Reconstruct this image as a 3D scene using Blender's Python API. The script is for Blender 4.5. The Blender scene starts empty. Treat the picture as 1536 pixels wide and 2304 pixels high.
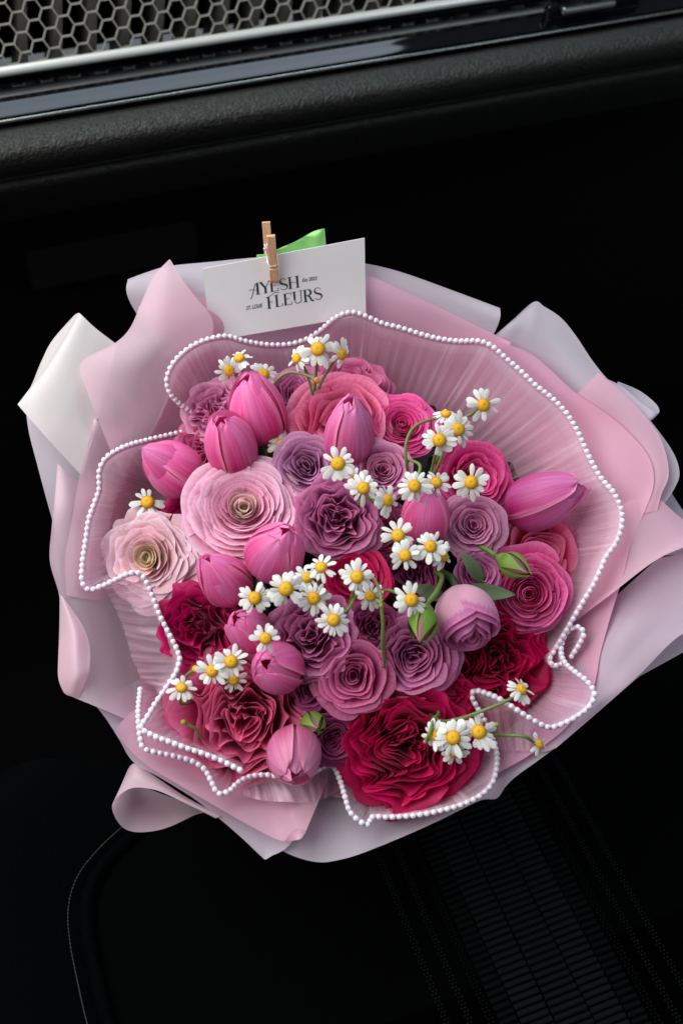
import bpy, math, random
import numpy as np
from mathutils import Vector, Matrix

random.seed(7)
rng = np.random.default_rng(11)
sc = bpy.context.scene
col = sc.collection
PI = math.pi

# ------------------------------------------------------------------ camera
CAM_Z, PITCH, HFOV = 1.12, math.radians(47.0), math.radians(35.0)
CAM = Vector((0, 0, CAM_Z))
cam_d = bpy.data.cameras.new('camera')
cam = bpy.data.objects.new('camera', cam_d)
col.objects.link(cam)
cam.location = CAM
cam.rotation_euler = (PI / 2 - PITCH, 0, 0)
cam_d.sensor_fit = 'HORIZONTAL'
cam_d.sensor_width = 24.0
cam_d.lens = 12.0 / math.tan(HFOV / 2)
cam_d.clip_start, cam_d.clip_end = 0.02, 50
cam_d.dof.use_dof = True
cam_d.dof.focus_distance = 0.585
cam_d.dof.aperture_fstop = 8.0
sc.camera = cam

# ------------------------------------------------------------------ world, window light, exposure
world = bpy.data.worlds.new('World')
sc.world = world
world.use_nodes = True
bg = world.node_tree.nodes['Background']
bg.inputs[0].default_value = (0.80, 0.88, 1.0, 1)
bg.inputs[1].default_value = 0.16


def area(name, loc, target, sx, sy, power, color):
    d = bpy.data.lights.new(name, 'AREA')
    d.shape = 'RECTANGLE'
    d.size, d.size_y, d.energy, d.color = sx, sy, power, color
    o = bpy.data.objects.new(name, d)
    col.objects.link(o)
    o.location = loc
    o.rotation_euler = (Vector(target) - Vector(loc)).to_track_quat('-Z', 'Y').to_euler()
    return o


area('window_light', (-0.60, 0.40, 1.46), (0.0, 0.40, 0.62), 1.30, 0.95, 18.5, (1.0, 0.975, 0.955))
area('windscreen_light', (-0.14, 1.42, 1.80), (0.0, 0.60, 0.62), 0.85, 0.50, 9.5, (0.70, 0.84, 1.0))
area('passenger_window_light', (1.1, 0.15, 1.45), (0.0, 0.40, 0.62), 0.6, 0.45, 3.0, (0.72, 0.87, 1.0))

sc.view_settings.view_transform = 'Standard'
sc.view_settings.look = 'None'
sc.view_settings.gamma = 1.0
sc.view_settings.use_curve_mapping = False
sc.view_settings.exposure = 0.0
sc.cycles.use_denoising = True
sc.cycles.transparent_max_bounces = 24
sc.cycles.max_bounces = 10

# ------------------------------------------------------------------ geometry of the place
F = 768.0 / math.tan(HFOV / 2)
RIGHT = Vector((1, 0, 0))
FWD = Vector((0, math.cos(PITCH), -math.sin(PITCH)))
UP = Vector((0, math.sin(PITCH), math.cos(PITCH)))


def ray(x, y):
    return (FWD + RIGHT * ((x - 768) / F) + UP * ((1152 - y) / F))


def hit(x, y, p0, n):
    d = ray(x, y)
    return CAM + d * ((p0 - CAM).dot(n) / d.dot(n))


B = CAM + ray(768, 1250).normalized() * 0.60         # middle of the bouquet's face
ELEV = math.radians(62)
BN = Vector((0, -math.cos(ELEV), math.sin(ELEV)))    # the way the bouquet faces
BU = Vector((0, math.sin(ELEV), math.cos(ELEV)))
TIE = B - BN * 0.175                                  # where the stems are bound


def P(x, y, h):
    return hit(x, y, B + BN * h, BN)


def dome(x, y):
    q = ((x - 760) ** 2 + ((y - 1290) * 0.97) ** 2) / 450.0 ** 2
    return 0.040 - 0.028 * q


def px(p):
    return (p - CAM).dot(FWD) / F


YAW = math.radians(20)
CF = Vector((-math.sin(YAW), math.cos(YAW), 0))       # the car's forward direction
CR = Vector((math.cos(YAW), math.sin(YAW), 0))
UZ = Vector((0, 0, 1))


def car(a, f, z):
    return CR * a + CF * f + UZ * z


# ------------------------------------------------------------------ helpers
def lin(hexs):
    hexs = hexs.lstrip('#')
    out = []
    for i in (0, 2, 4):
        c = int(hexs[i:i + 2], 16) / 255
        out.append(c / 12.92 if c <= 0.04045 else ((c + 0.055) / 1.055) ** 2.4)
    return (*out, 1)


def empty(name, loc, label, cat, group=None, mat=None):
    o = bpy.data.objects.new(name, None)
    col.objects.link(o)
    o.empty_display_size = 0.01
    if mat is not None:
        o.matrix_world = mat
    else:
        o.location = loc
    o['label'] = label
    o['category'] = cat
    if group:
        o['group'] = group
    return o


def mesh(name, verts, faces, uv=None, smooth=True):
    me = bpy.data.meshes.new(name)
    me.from_pydata([tuple(v) for v in verts], [], [tuple(f) for f in faces])
    if uv is not None:
        l = me.uv_layers.new(name='UVMap')
        idx = np.empty(len(me.loops), dtype=np.int32)
        me.loops.foreach_get('vertex_index', idx)
        l.data.foreach_set('uv', np.asarray(uv, dtype=np.float32)[idx].ravel())
    if smooth:
        me.polygons.foreach_set('use_smooth', [True] * len(me.polygons))
    me.update()
    return me


def obj(name, me, mat, parent=None, mw=None):
    o = bpy.data.objects.new(name, me)
    col.objects.link(o)
    if mat is not None and not me.materials:
        me.materials.append(mat)
    if parent is not None:
        o.parent = parent
    if mw is not None:
        o.matrix_local = mw
    return o


def tag(o, label, cat, group=None):
    o['label'] = label
    o['category'] = cat
    if group:
        o['group'] = group
    return o


def grid_faces(nu, nt, wrap=False):
    f = []
    for j in range(nt - 1):
        for i in range(nu if wrap else nu - 1):
            a, b = j * nu + i, j * nu + (i + 1) % nu
            f.append((a, b, b + nu, a + nu))
    return f


def catmull(pts, n, closed=False):
    pts = np.asarray(pts, float)
    m = len(pts)
    if m == 1:
        return np.repeat(pts, n, 0)
    if m == 2:
        t = np.linspace(0, 1, n)[:, None]
        return pts[0] * (1 - t) + pts[1] * t
    seg = m if closed else m - 1
    out = []
    for k in range(n):
        s = k / (n if closed else n - 1) * seg
        i = min(int(s), seg - 1)
        t = s - i
        g = (lambda j: pts[j % m]) if closed else (lambda j: pts[min(max(j, 0), m - 1)])
        p0, p1, p2, p3 = g(i - 1), g(i), g(i + 1), g(i + 2)
        out.append(0.5 * (2 * p1 + (p2 - p0) * t + (2 * p0 - 5 * p1 + 4 * p2 - p3) * t * t
                          + (3 * p1 - p0 - 3 * p2 + p3) * t ** 3))
    return np.array(out)


def smooth_path(pts, n):
    """centripetal spline: no overshoot between uneven points"""
    P_ = np.asarray(pts, float)
    P_ = np.vstack([2 * P_[0] - P_[1], P_, 2 * P_[-1] - P_[-2]])
    out = []
    m = len(P_) - 3
    for s_ in range(m):
        p0, p1, p2, p3 = P_[s_:s_ + 4]
        t0 = 0.0
        t1 = t0 + np.linalg.norm(p1 - p0) ** 0.5 + 1e-6
        t2 = t1 + np.linalg.norm(p2 - p1) ** 0.5 + 1e-6
        t3 = t2 + np.linalg.norm(p3 - p2) ** 0.5 + 1e-6
        k = max(4, n // m)
        for t in np.linspace(t1, t2, k, endpoint=(s_ == m - 1)):
            a1 = (t1 - t) / (t1 - t0) * p0 + (t - t0) / (t1 - t0) * p1
            a2 = (t2 - t) / (t2 - t1) * p1 + (t - t1) / (t2 - t1) * p2
            a3 = (t3 - t) / (t3 - t2) * p2 + (t - t2) / (t3 - t2) * p3
            b1 = (t2 - t) / (t2 - t0) * a1 + (t - t0) / (t2 - t0) * a2
            b2 = (t3 - t) / (t3 - t1) * a2 + (t - t1) / (t3 - t1) * a3
            out.append((t2 - t) / (t2 - t1) * b1 + (t - t1) / (t2 - t1) * b2)
    return np.array(out)


def tube(path, rad, n=8, cap=True):
    path = [Vector(p) for p in path]
    rad = rad if hasattr(rad, '__len__') else [rad] * len(path)
    verts, faces = [], []
    ref = Vector((0.3, 0.2, 0.93))
    for i, p in enumerate(path):
        d = (path[min(i + 1, len(path) - 1)] - path[max(i - 1, 0)]).normalized()
        a = d.cross(ref)
        if a.length < 1e-4:
            a = d.cross(Vector((1, 0, 0)))
        a.normalize()
        b = d.cross(a)
        for k in range(n):
            t = 2 * PI * k / n
            verts.append(p + (a * math.cos(t) + b * math.sin(t)) * rad[i])
    faces = grid_faces(n, len(path), True)
    if cap:
        faces.append(tuple(range(n)))
        faces.append(tuple((len(path) - 1) * n + k for k in reversed(range(n))))
    return verts, faces


def box(cx, ax, ay, az, hx, hy, hz, bev=0.0):
    vs = []
    for sx in (-1, 1):
        for sy in (-1, 1):
            for sz in (-1, 1):
                vs.append(cx + ax * hx * sx + ay * hy * sy + az * hz * sz)
    fs = [(0, 1, 3, 2), (4, 6, 7, 5), (0, 4, 5, 1), (2, 3, 7, 6), (0, 2, 6, 4), (1, 5, 7, 3)]
    return vs, fs


def bevel(o, w, seg=2):
    m = o.modifiers.new('bevel', 'BEVEL')
    m.width, m.segments = w, seg
    m.limit_method = 'ANGLE'


# ------------------------------------------------------------------ materials
def nt_new(name):
    m = bpy.data.materials.new(name)
    m.use_nodes = True
    t = m.node_tree
    t.nodes.clear()
    out = t.nodes.new('ShaderNodeOutputMaterial')
    return m, t, out


def node(t, kind, **kw):
    n = t.nodes.new(kind)
    for k, v in kw.items():
        if k.startswith('i_'):
            n.inputs[k[2:].replace('_', ' ')].default_value = v
        else:
            setattr(n, k, v)
    return n


def principled(name, color, rough=0.5, metal=0.0, spec=0.5, bump=None, coat=0.0, coat_rough=0.05, sheen=0.0):
    m, t, out = nt_new(name)
    b = node(t, 'ShaderNodeBsdfPrincipled')
    b.inputs['Base Color'].default_value = color
    b.inputs['Roughness'].default_value = rough
    b.inputs['Metallic'].default_value = metal
    b.inputs['Specular IOR Level'].default_value = spec
    b.inputs['Coat Weight'].default_value = coat
    b.inputs['Coat Roughness'].default_value = coat_rough
    b.inputs['Sheen Weight'].default_value = sheen
    t.links.new(b.outputs[0], out.inputs[0])
    if bump:
        bump(t, b)
    return m


def noise_bump(scale, strength, dist=0.001, kind='noise', detail=3):
    def f(t, b):
        tc = node(t, 'ShaderNodeTexCoord')
        if kind == 'noise':
            n = node(t, 'ShaderNodeTexNoise')
            n.inputs['Detail'].default_value = detail
            o = n.outputs[0]
        else:
            n = node(t, 'ShaderNodeTexVoronoi', feature='SMOOTH_F1')
            n.inputs['Smoothness'].default_value = 0.6
            o = n.outputs['Distance']
        n.inputs['Scale'].default_value = scale
        bp = node(t, 'ShaderNodeBump')
        bp.inputs['Strength'].default_value = strength
        bp.inputs['Distance'].default_value = dist
        t.links.new(tc.outputs['Object'], n.inputs['Vector'])
        t.links.new(o, bp.inputs['Height'])
        t.links.new(bp.outputs[0], b.inputs['Normal'])
    return f


_pet = {}


def petal_mat(base, rim, mid=0.55, vein=0.5, veinscale=30.0, transl=0.45, rough=0.5, stripe=None):
    """Petal tissue: pigment runs from the base colour to the rim colour, with fine veins along the petal."""
    key = (base, rim, mid, vein, veinscale, stripe)
    if key in _pet:
        return _pet[key]
    m, t, out = nt_new('petal_' + base.strip('#') + rim.strip('#'))
    uv = node(t, 'ShaderNodeUVMap')
    sep = node(t, 'ShaderNodeSeparateXYZ')
    t.links.new(uv.outputs[0], sep.inputs[0])
    geo = node(t, 'ShaderNodeObjectInfo')
    # veins: noise stretched along the petal
    mp = node(t, 'ShaderNodeCombineXYZ')
    mx = node(t, 'ShaderNodeMath', operation='MULTIPLY_ADD')
    mx.inputs[1].default_value = veinscale
    t.links.new(sep.outputs[0], mx.inputs[0])
    mr = node(t, 'ShaderNodeMath', operation='MULTIPLY')
    mr.inputs[1].default_value = 57.0
    t.links.new(geo.outputs['Random'], mr.inputs[0])
    t.links.new(mr.outputs[0], mx.inputs[2])
    my = node(t, 'ShaderNodeMath', operation='MULTIPLY')
    my.inputs[1].default_value = 2.2
    t.links.new(sep.outputs[1], my.inputs[0])
    t.links.new(mx.outputs[0], mp.inputs[0])
    t.links.new(my.outputs[0], mp.inputs[1])
    t.links.new(mr.outputs[0], mp.inputs[2])
    nz = node(t, 'ShaderNodeTexNoise')
    nz.inputs['Scale'].default_value = 1.0
    nz.inputs['Detail'].default_value = 4
    t.links.new(mp.outputs[0], nz.inputs['Vector'])
    # position along petal, disturbed by veins
    ad = node(t, 'ShaderNodeMath', operation='MULTIPLY_ADD')
    sb = node(t, 'ShaderNodeMath', operation='SUBTRACT')
    sb.inputs[1].default_value = 0.5
    t.links.new(nz.outputs[0], sb.inputs[0])
    ad.inputs[1].default_value = vein
    t.links.new(sb.outputs[0], ad.inputs[0])
    t.links.new(sep.outputs[1], ad.inputs[2])
    rp = node(t, 'ShaderNodeValToRGB')
    e = rp.color_ramp.elements
    e[0].position, e[0].color = 0.12, lin(base)
    e[1].position, e[1].color = 1.0, tuple(min(0.92, c * 1.15 + 0.02) for c in lin(rim)[:3]) + (1,)
    x = e.new(0.88)
    x.color = lin(rim)
    x = e.new(mid)
    cb, cr = lin(base), lin(rim)
    x.color = tuple(cb[i] * 0.5 + cr[i] * 0.5 for i in range(3)) + (1,)
    t.links.new(ad.outputs[0], rp.inputs[0])
    colout = rp.outputs[0]
    if stripe:
        # pale flame down the middle of the petal
        ab = node(t, 'ShaderNodeMath', operation='SUBTRACT')
        ab.inputs[1].default_value = 0.5
        t.links.new(sep.outputs[0], ab.inputs[0])
        a2 = node(t, 'ShaderNodeMath', operation='ABSOLUTE')
        t.links.new(ab.outputs[0], a2.inputs[0])
        mpn = node(t, 'ShaderNodeMapRange')
        mpn.inputs['From Min'].default_value = 0.04
        mpn.inputs['From Max'].default_value = 0.34
        mpn.inputs['To Min'].default_value = 0.75
        mpn.inputs['To Max'].default_value = 0.0
        t.links.new(a2.outputs[0], mpn.inputs[0])
        mu = node(t, 'ShaderNodeMath', operation='MULTIPLY')
        t.links.new(mpn.outputs[0], mu.inputs[0])
        t.links.new(nz.outputs[0], mu.inputs[1])
        mm = node(t, 'ShaderNodeMix', data_type='RGBA')
        t.links.new(mu.outputs[0], mm.inputs[0])
        t.links.new(colout, mm.inputs[6])
        mm.inputs[7].default_value = lin(stripe)
        ed = node(t, 'ShaderNodeMapRange')
        ed.inputs['From Min'].default_value = 0.40
        ed.inputs['From Max'].default_value = 0.50
        ed.inputs['To Min'].default_value = 0.0
        ed.inputs['To Max'].default_value = 0.55
        t.links.new(a2.outputs[0], ed.inputs[0])
        m3 = node(t, 'ShaderNodeMix', data_type='RGBA')
        t.links.new(ed.outputs[0], m3.inputs[0])
        t.links.new(mm.outputs[2], m3.inputs[6])
        m3.inputs[7].default_value = lin('#f7b9d2')
        colout = m3.outputs[2]
    hs = node(t, 'ShaderNodeHueSaturation')
    hs.inputs['Saturation'].default_value = 1.14
    vr = node(t, 'ShaderNodeMapRange')
    vr.inputs['To Min'].default_value = 0.88
    vr.inputs['To Max'].default_value = 1.12
    t.links.new(geo.outputs['Random'], vr.inputs[0])
    vv_ = node(t, 'ShaderNodeMapRange')
    vv_.inputs['From Min'].default_value = 0.25
    vv_.inputs['From Max'].default_value = 0.75
    vv_.inputs['To Min'].default_value = 0.86 if stripe else 0.94
    vv_.inputs['To Max'].default_value = 1.12 if stripe else 1.05
    t.links.new(nz.outputs[0], vv_.inputs[0])
    vm_ = node(t, 'ShaderNodeMath', operation='MULTIPLY')
    t.links.new(vr.outputs[0], vm_.inputs[0])
    t.links.new(vv_.outputs[0], vm_.inputs[1])
    t.links.new(vm_.outputs[0], hs.inputs['Value'])
    t.links.new(colout, hs.inputs['Color'])
    b = node(t, 'ShaderNodeBsdfPrincipled')
    b.inputs['Roughness'].default_value = rough
    b.inputs['Specular IOR Level'].default_value = 0.35
    b.inputs['Sheen Weight'].default_value = 0.08
    bp = node(t, 'ShaderNodeBump')
    bp.inputs['Strength'].default_value = 0.16
    bp.inputs['Distance'].default_value = 0.0005
    t.links.new(nz.outputs[0], bp.inputs['Height'])
    t.links.new(bp.outputs[0], b.inputs['Normal'])
    t.links.new(hs.outputs[0], b.inputs['Base Color'])
    tr = node(t, 'ShaderNodeBsdfTranslucent')
    t.links.new(hs.outputs[0], tr.inputs['Color'])
    mix = node(t, 'ShaderNodeMixShader')
    mix.inputs[0].default_value = transl
    t.links.new(b.outputs[0], mix.inputs[1])
    t.links.new(tr.outputs[0], mix.inputs[2])
    t.links.new(mix.outputs[0], out.inputs[0])
    _pet[key] = m
    return m


def paper_mat(name, color, see=0.10, transl=0.35):
    """Frosted wrapping film: matte, lets light through, a little see-through."""
    m, t, out = nt_new(name)
    b = node(t, 'ShaderNodeBsdfPrincipled')
    b.inputs['Base Color'].default_value = lin(color)
    b.inputs['Roughness'].default_value = 0.42
    b.inputs['Specular IOR Level'].default_value = 0.35
    tc = node(t, 'ShaderNodeTexCoord')
    nz = node(t, 'ShaderNodeTexNoise')
    nz.inputs['Scale'].default_value = 22
    nz.inputs['Detail'].default_value = 2
    t.links.new(tc.outputs['Object'], nz.inputs['Vector'])
    bp = node(t, 'ShaderNodeBump')
    bp.inputs['Strength'].default_value = 0.10
    bp.inputs['Distance'].default_value = 0.004
    t.links.new(nz.outputs[0], bp.inputs['Height'])
    t.links.new(bp.outputs[0], b.inputs['Normal'])
    tr = node(t, 'ShaderNodeBsdfTranslucent')
    tr.inputs['Color'].default_value = lin(color)
    mx = node(t, 'ShaderNodeMixShader')
    mx.inputs[0].default_value = transl
    t.links.new(b.outputs[0], mx.inputs[1])
    t.links.new(tr.outputs[0], mx.inputs[2])
    tp = node(t, 'ShaderNodeBsdfTransparent')
    tp.inputs['Color'].default_value = lin(color)
    m2 = node(t, 'ShaderNodeMixShader')
    m2.inputs[0].default_value = see
    t.links.new(mx.outputs[0], m2.inputs[1])
    t.links.new(tp.outputs[0], m2.inputs[2])
    t.links.new(m2.outputs[0], out.inputs[0])
    return m


def tulle_mat():
    m, t, out = nt_new('tulle')
    uv = node(t, 'ShaderNodeUVMap')
    mp = node(t, 'ShaderNodeMapping')
    mp.inputs['Scale'].default_value = (1.0, 0.35, 1)
    t.links.new(uv.outputs[0], mp.inputs[0])
    nz = node(t, 'ShaderNodeTexNoise')
    nz.inputs['Scale'].default_value = 1.0
    nz.inputs['Detail'].default_value = 3
    nz.inputs['Roughness'].default_value = 0.5
    t.links.new(mp.outputs[0], nz.inputs['Vector'])
    rp = node(t, 'ShaderNodeValToRGB')
    e = rp.color_ramp.elements
    e[0].position, e[0].color = 0.34, (0.26, 0.26, 0.26, 1)
    e[1].position, e[1].color = 0.72, (0.85, 0.85, 0.85, 1)
    x = e.new(0.55)
    x.color = (0.38, 0.38, 0.38, 1)
    t.links.new(nz.outputs[0], rp.inputs[0])
    # gathered hem: denser towards the pearl edge
    sp_ = node(t, 'ShaderNodeSeparateXYZ')
    t.links.new(uv.outputs[0], sp_.inputs[0])
    hm = node(t, 'ShaderNodeMapRange')
    hm.inputs['From Min'].default_value = 0.0
    hm.inputs['From Max'].default_value = 0.22
    hm.inputs['To Min'].default_value = 0.42
    hm.inputs['To Max'].default_value = 0.0
    t.links.new(sp_.outputs[1], hm.inputs[0])
    dn = node(t, 'ShaderNodeMath', operation='ADD', use_clamp=True)
    t.links.new(rp.outputs[0], dn.inputs[0])
    t.links.new(hm.outputs[0], dn.inputs[1])
    d = node(t, 'ShaderNodeBsdfDiffuse')
    d.inputs['Color'].default_value = lin('#f7dfec')
    tr = node(t, 'ShaderNodeBsdfTranslucent')
    tr.inputs['Color'].default_value = lin('#f7dfec')
    m0 = node(t, 'ShaderNodeMixShader')
    m0.inputs[0].default_value = 0.4
    t.links.new(d.outputs[0], m0.inputs[1])
    t.links.new(tr.outputs[0], m0.inputs[2])
    tp = node(t, 'ShaderNodeBsdfTransparent')
    tp.inputs['Color'].default_value = (1.0, 0.94, 0.97, 1)
    m1 = node(t, 'ShaderNodeMixShader')
    t.links.new(dn.outputs[0], m1.inputs[0])
    t.links.new(tp.outputs[0], m1.inputs[1])
    t.links.new(m0.outputs[0], m1.inputs[2])
    t.links.new(m1.outputs[0], out.inputs[0])
    return m


def leather_bump(scale=240, strength=0.6, dist=0.0012):
    def f(t, b):
        tc = node(t, 'ShaderNodeTexCoord')
        nz = node(t, 'ShaderNodeTexNoise')
        nz.inputs['Scale'].default_value = scale * 0.5
        t.links.new(tc.outputs['Object'], nz.inputs['Vector'])
        mixv = node(t, 'ShaderNodeMix', data_type='VECTOR')
        mixv.inputs[0].default_value = 0.012
        t.links.new(tc.outputs['Object'], mixv.inputs[4])
        t.links.new(nz.outputs['Color'], mixv.inputs[5])
        v = node(t, 'ShaderNodeTexVoronoi', feature='SMOOTH_F1')
        v.inputs['Scale'].default_value = scale
        v.inputs['Smoothness'].default_value = 0.35
        t.links.new(mixv.outputs[1], v.inputs['Vector'])
        inv = node(t, 'ShaderNodeMath', operation='MULTIPLY')
        inv.inputs[1].default_value = -1
        t.links.new(v.outputs['Distance'], inv.inputs[0])
        bp = node(t, 'ShaderNodeBump')
        bp.inputs['Strength'].default_value = strength
        bp.inputs['Distance'].default_value = dist
        t.links.new(inv.outputs[0], bp.inputs['Height'])
        t.links.new(bp.outputs[0], b.inputs['Normal'])
    return f


M = {}
M['leather'] = principled('dash_leather', (0.019, 0.020, 0.016, 1), 0.48, spec=0.34, bump=leather_bump(420, 1.0, 0.0014))
M['lower'] = principled('lower_plastic', (0.005, 0.005, 0.0045, 1), 0.5, spec=0.22, bump=leather_bump(300, 0.4, 0.0008))
M['gloss'] = principled('piano_black', (0.002, 0.002, 0.003, 1), 0.05, spec=0.20)
M['chrome'] = principled('brushed_trim', (0.88, 0.92, 0.88, 1), 0.32, metal=0.35)
M['darkchrome'] = principled('dark_chrome', (0.30, 0.31, 0.28, 1), 0.18, metal=1.0)
M['mesh'] = principled('honeycomb_metal', (0.62, 0.61, 0.54, 1), 0.38, metal=0.35, bump=noise_bump(60, 0.2))
M['slat'] = principled('duct_slat', (0.10, 0.095, 0.085, 1), 0.5)
M['dark'] = principled('black_plastic', (0.003, 0.003, 0.003, 1), 0.6, spec=0.12, bump=leather_bump(300, 0.4, 0.0008))
M['carpet'] = principled('floor_carpet', (0.0015, 0.0015, 0.0015, 1), 0.95, spec=0.04, bump=noise_bump(600, 0.8, 0.002))
M['fabric'] = principled('seat_fabric', (0.0009, 0.0011, 0.0012, 1), 0.95, spec=0.01, bump=noise_bump(900, 0.6, 0.0006))
M['rib'] = principled('woven_rib', (0.0034, 0.0045, 0.0050, 1), 0.65, spec=0.09, bump=noise_bump(700, 0.3, 0.0004))
M['ribdark'] = principled('woven_rib_dark', (0.0022, 0.0028, 0.0030, 1), 0.75, spec=0.06)
M['seatleather'] = principled('seat_leather', (0.0006, 0.0010, 0.0012, 1), 0.8, spec=0.015, bump=leather_bump(420, 0.45, 0.0008))
M['thread'] = principled('stitch_thread', (0.02, 0.02, 0.019, 1), 0.9)
M['pearl'] = principled('pearl', lin('#efe9f2'), 0.16, spec=0.6, coat=0.8, coat_rough=0.08, sheen=0.2)
M['cord'] = principled('tulle_hem', lin('#e8c6d6'), 0.8)
M['white_petal'] = petal_mat('#dfe2da', '#f4f5f2', vein=0.25, veinscale=9, transl=0.25, rough=0.55)
M['stem'] = principled('green_stem', lin('#66803a'), 0.5, bump=noise_bump(300, 0.3))
M['darkstem'] = principled('deep_green_stem', lin('#35501f'), 0.5)
M['leaf'] = principled('gap_filler_leaf', lin('#131b0f'), 0.5, bump=noise_bump(120, 0.4))  # near-black green of the filler, standing in for shade between blooms
M['sepal'] = petal_mat('#5f7f36', '#86a356', vein=0.6, veinscale=12, transl=0.15)
M['card'] = principled('card_stock', lin('#e3e4e4'), 0.6, bump=noise_bump(500, 0.05))
M['ink'] = principled('printed_ink', lin('#1f3236'), 0.6)
M['wood'] = None
M['green_film'] = paper_mat('green_film', '#b6ff98', see=0.08, transl=0.35)
M['tulle'] = tulle_mat()


def wood():
    m, t, out = nt_new('light_wood')
    tc = node(t, 'ShaderNodeTexCoord')
    mp = node(t, 'ShaderNodeMapping')
    mp.inputs['Scale'].default_value = (300, 300, 25)
    t.links.new(tc.outputs['Object'], mp.inputs[0])
    nz = node(t, 'ShaderNodeTexNoise')
    nz.inputs['Detail'].default_value = 3
    t.links.new(mp.outputs[0], nz.inputs['Vector'])
    rp = node(t, 'ShaderNodeValToRGB')
    rp.color_ramp.elements[0].color = lin('#b98a63')
    rp.color_ramp.elements[1].color = lin('#e0b88f')
    rp.color_ramp.elements[0].position = 0.3
    rp.color_ramp.elements[1].position = 0.7
    t.links.new(nz.outputs[0], rp.inputs[0])
    b = node(t, 'ShaderNodeBsdfPrincipled')
    b.inputs['Roughness'].default_value = 0.6
    t.links.new(rp.outputs[0], b.inputs['Base Color'])
    t.links.new(b.outputs[0], out.inputs[0])
    return m


M['wood'] = wood()


def disk_mat():
    m, t, out = nt_new('chamomile_disk')
    uv = node(t, 'ShaderNodeUVMap')
    sep = node(t, 'ShaderNodeSeparateXYZ')
    t.links.new(uv.outputs[0], sep.inputs[0])
    rp = node(t, 'ShaderNodeValToRGB')
    e = rp.color_ramp.elements
    e[0].position, e[0].color = 0.0, lin('#9a9a22')
    e[1].position, e[1].color = 1.0, lin('#c98a0a')
    x = e.new(0.22)
    x.color = lin('#e6b81a')
    x = e.new(0.6)
    x.color = lin('#e8b012')
    t.links.new(sep.outputs[0], rp.inputs[0])
    b = node(t, 'ShaderNodeBsdfPrincipled')
    b.inputs['Roughness'].default_value = 0.65
    t.links.new(rp.outputs[0], b.inputs['Base Color'])
    t.links.new(b.outputs[0], out.inputs[0])
    return m


M['disk'] = disk_mat()

# ------------------------------------------------------------------ dashboard
dash = empty('dashboard', car(0, 0.80, 0.5), 'black leather dashboard with honeycomb metal vent and glossy trim strip', 'dashboard')
dash_inv = dash.matrix_world.inverted() if False else Matrix.Translation(-dash.location)


def dpart(name, vf, mat, smooth=True, parent=None):
    v, f = vf[0], vf[1]
    me = mesh(name, [dash_inv @ Vector(p) for p in v], f, smooth=smooth)
    return obj(name, me, mat, parent or dash)


def zat(y, d, x=700):
    p = hit(x, y, CF * d, CF)
    return p.z


A0, A1 = -0.75, 0.95


def extrude_profile(pts, n=None, na=2, sub=None):
    """pts: (pixel row at the column x=700, distance ahead) -> strip extruded across the car."""
    pr = [(d, zat(y, d)) for y, d in pts]
    if n:
        pr = [tuple(q) for q in catmull(pr, n)]
    v, m = [], len(pr)
    for k in range(na):
        a = A0 + (A1 - A0) * k / (na - 1)
        for d, z in pr:
            v.append(car(a, d, z))
    return v, grid_faces(m, na)


# honeycomb mesh
HD = 0.835
z0 = zat(52, HD)
hexr = 0.0071
verts, faces = [], []


def bar(p, q, w, dpt):
    d = (q - p).normalized()
    s = d.cross(CF).normalized()
    n0 = len(verts)
    for c in (p, q):
        for a, b in ((-1, 0), (1, 0), (0.75, 1), (-0.75, 1)):
            verts.append(c + s * w * a + CF * (dpt * b))
    faces.extend([(n0, n0 + 1, n0 + 5, n0 + 4), (n0 + 1, n0 + 2, n0 + 6, n0 + 5),
                  (n0 + 2, n0 + 3, n0 + 7, n0 + 6), (n0 + 3, n0, n0 + 4, n0 + 7)])


HS = 1.2
sx, sy = hexr * 1.5, hexr * math.sqrt(3) * HS
for i in range(-62, 38):
    for j in range(0, 6):
        cx_, cz_ = i * sx, z0 - 0.004 + j * sy + (sy / 2 if i % 2 else 0)
        if cz_ - z0 < -0.002 * 0:
            pass
        cs = [car(cx_ + hexr * math.cos(k * PI / 3), HD, cz_ + hexr * HS * math.sin(k * PI / 3)) for k in range(6)]
        for k in (0, 1, 2):
            bar(cs[k], cs[k + 1], 0.00042, 0.0022)
vent = dpart('honeycomb_mesh', (verts, faces), M['mesh'], smooth=False)
# air guide slats behind the honeycomb
for i in range(-24, 22):
    c = car(i * 0.0262 + 0.004, HD + 0.034, z0 + 0.030)
    sl = dpart('air_slat', box(c, CR, CF, (UZ + CR * 0.18).normalized(), 0.0035, 0.022, 0.050), M['slat'], smooth=False, parent=vent)
dpart('duct_back', box(car(0.1, HD + 0.085, z0 + 0.03), CR, CF, UZ, 0.85, 0.004, 0.056), M['dark'], smooth=False)
dpart('upper_panel', box(car(0.1, HD + 0.075, z0 + 0.090), CR, CF, UZ, 0.85, 0.074, 0.006), M['dark'], smooth=False)
# bright line under the honeycomb
cz = zat(54, 0.818)
v, f = tube([car(a, 0.818, cz) for a in np.linspace(A0, A1, 4)], 0.0036, 12)
dpart('chrome_strip', (v, f), M['chrome'])
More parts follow.
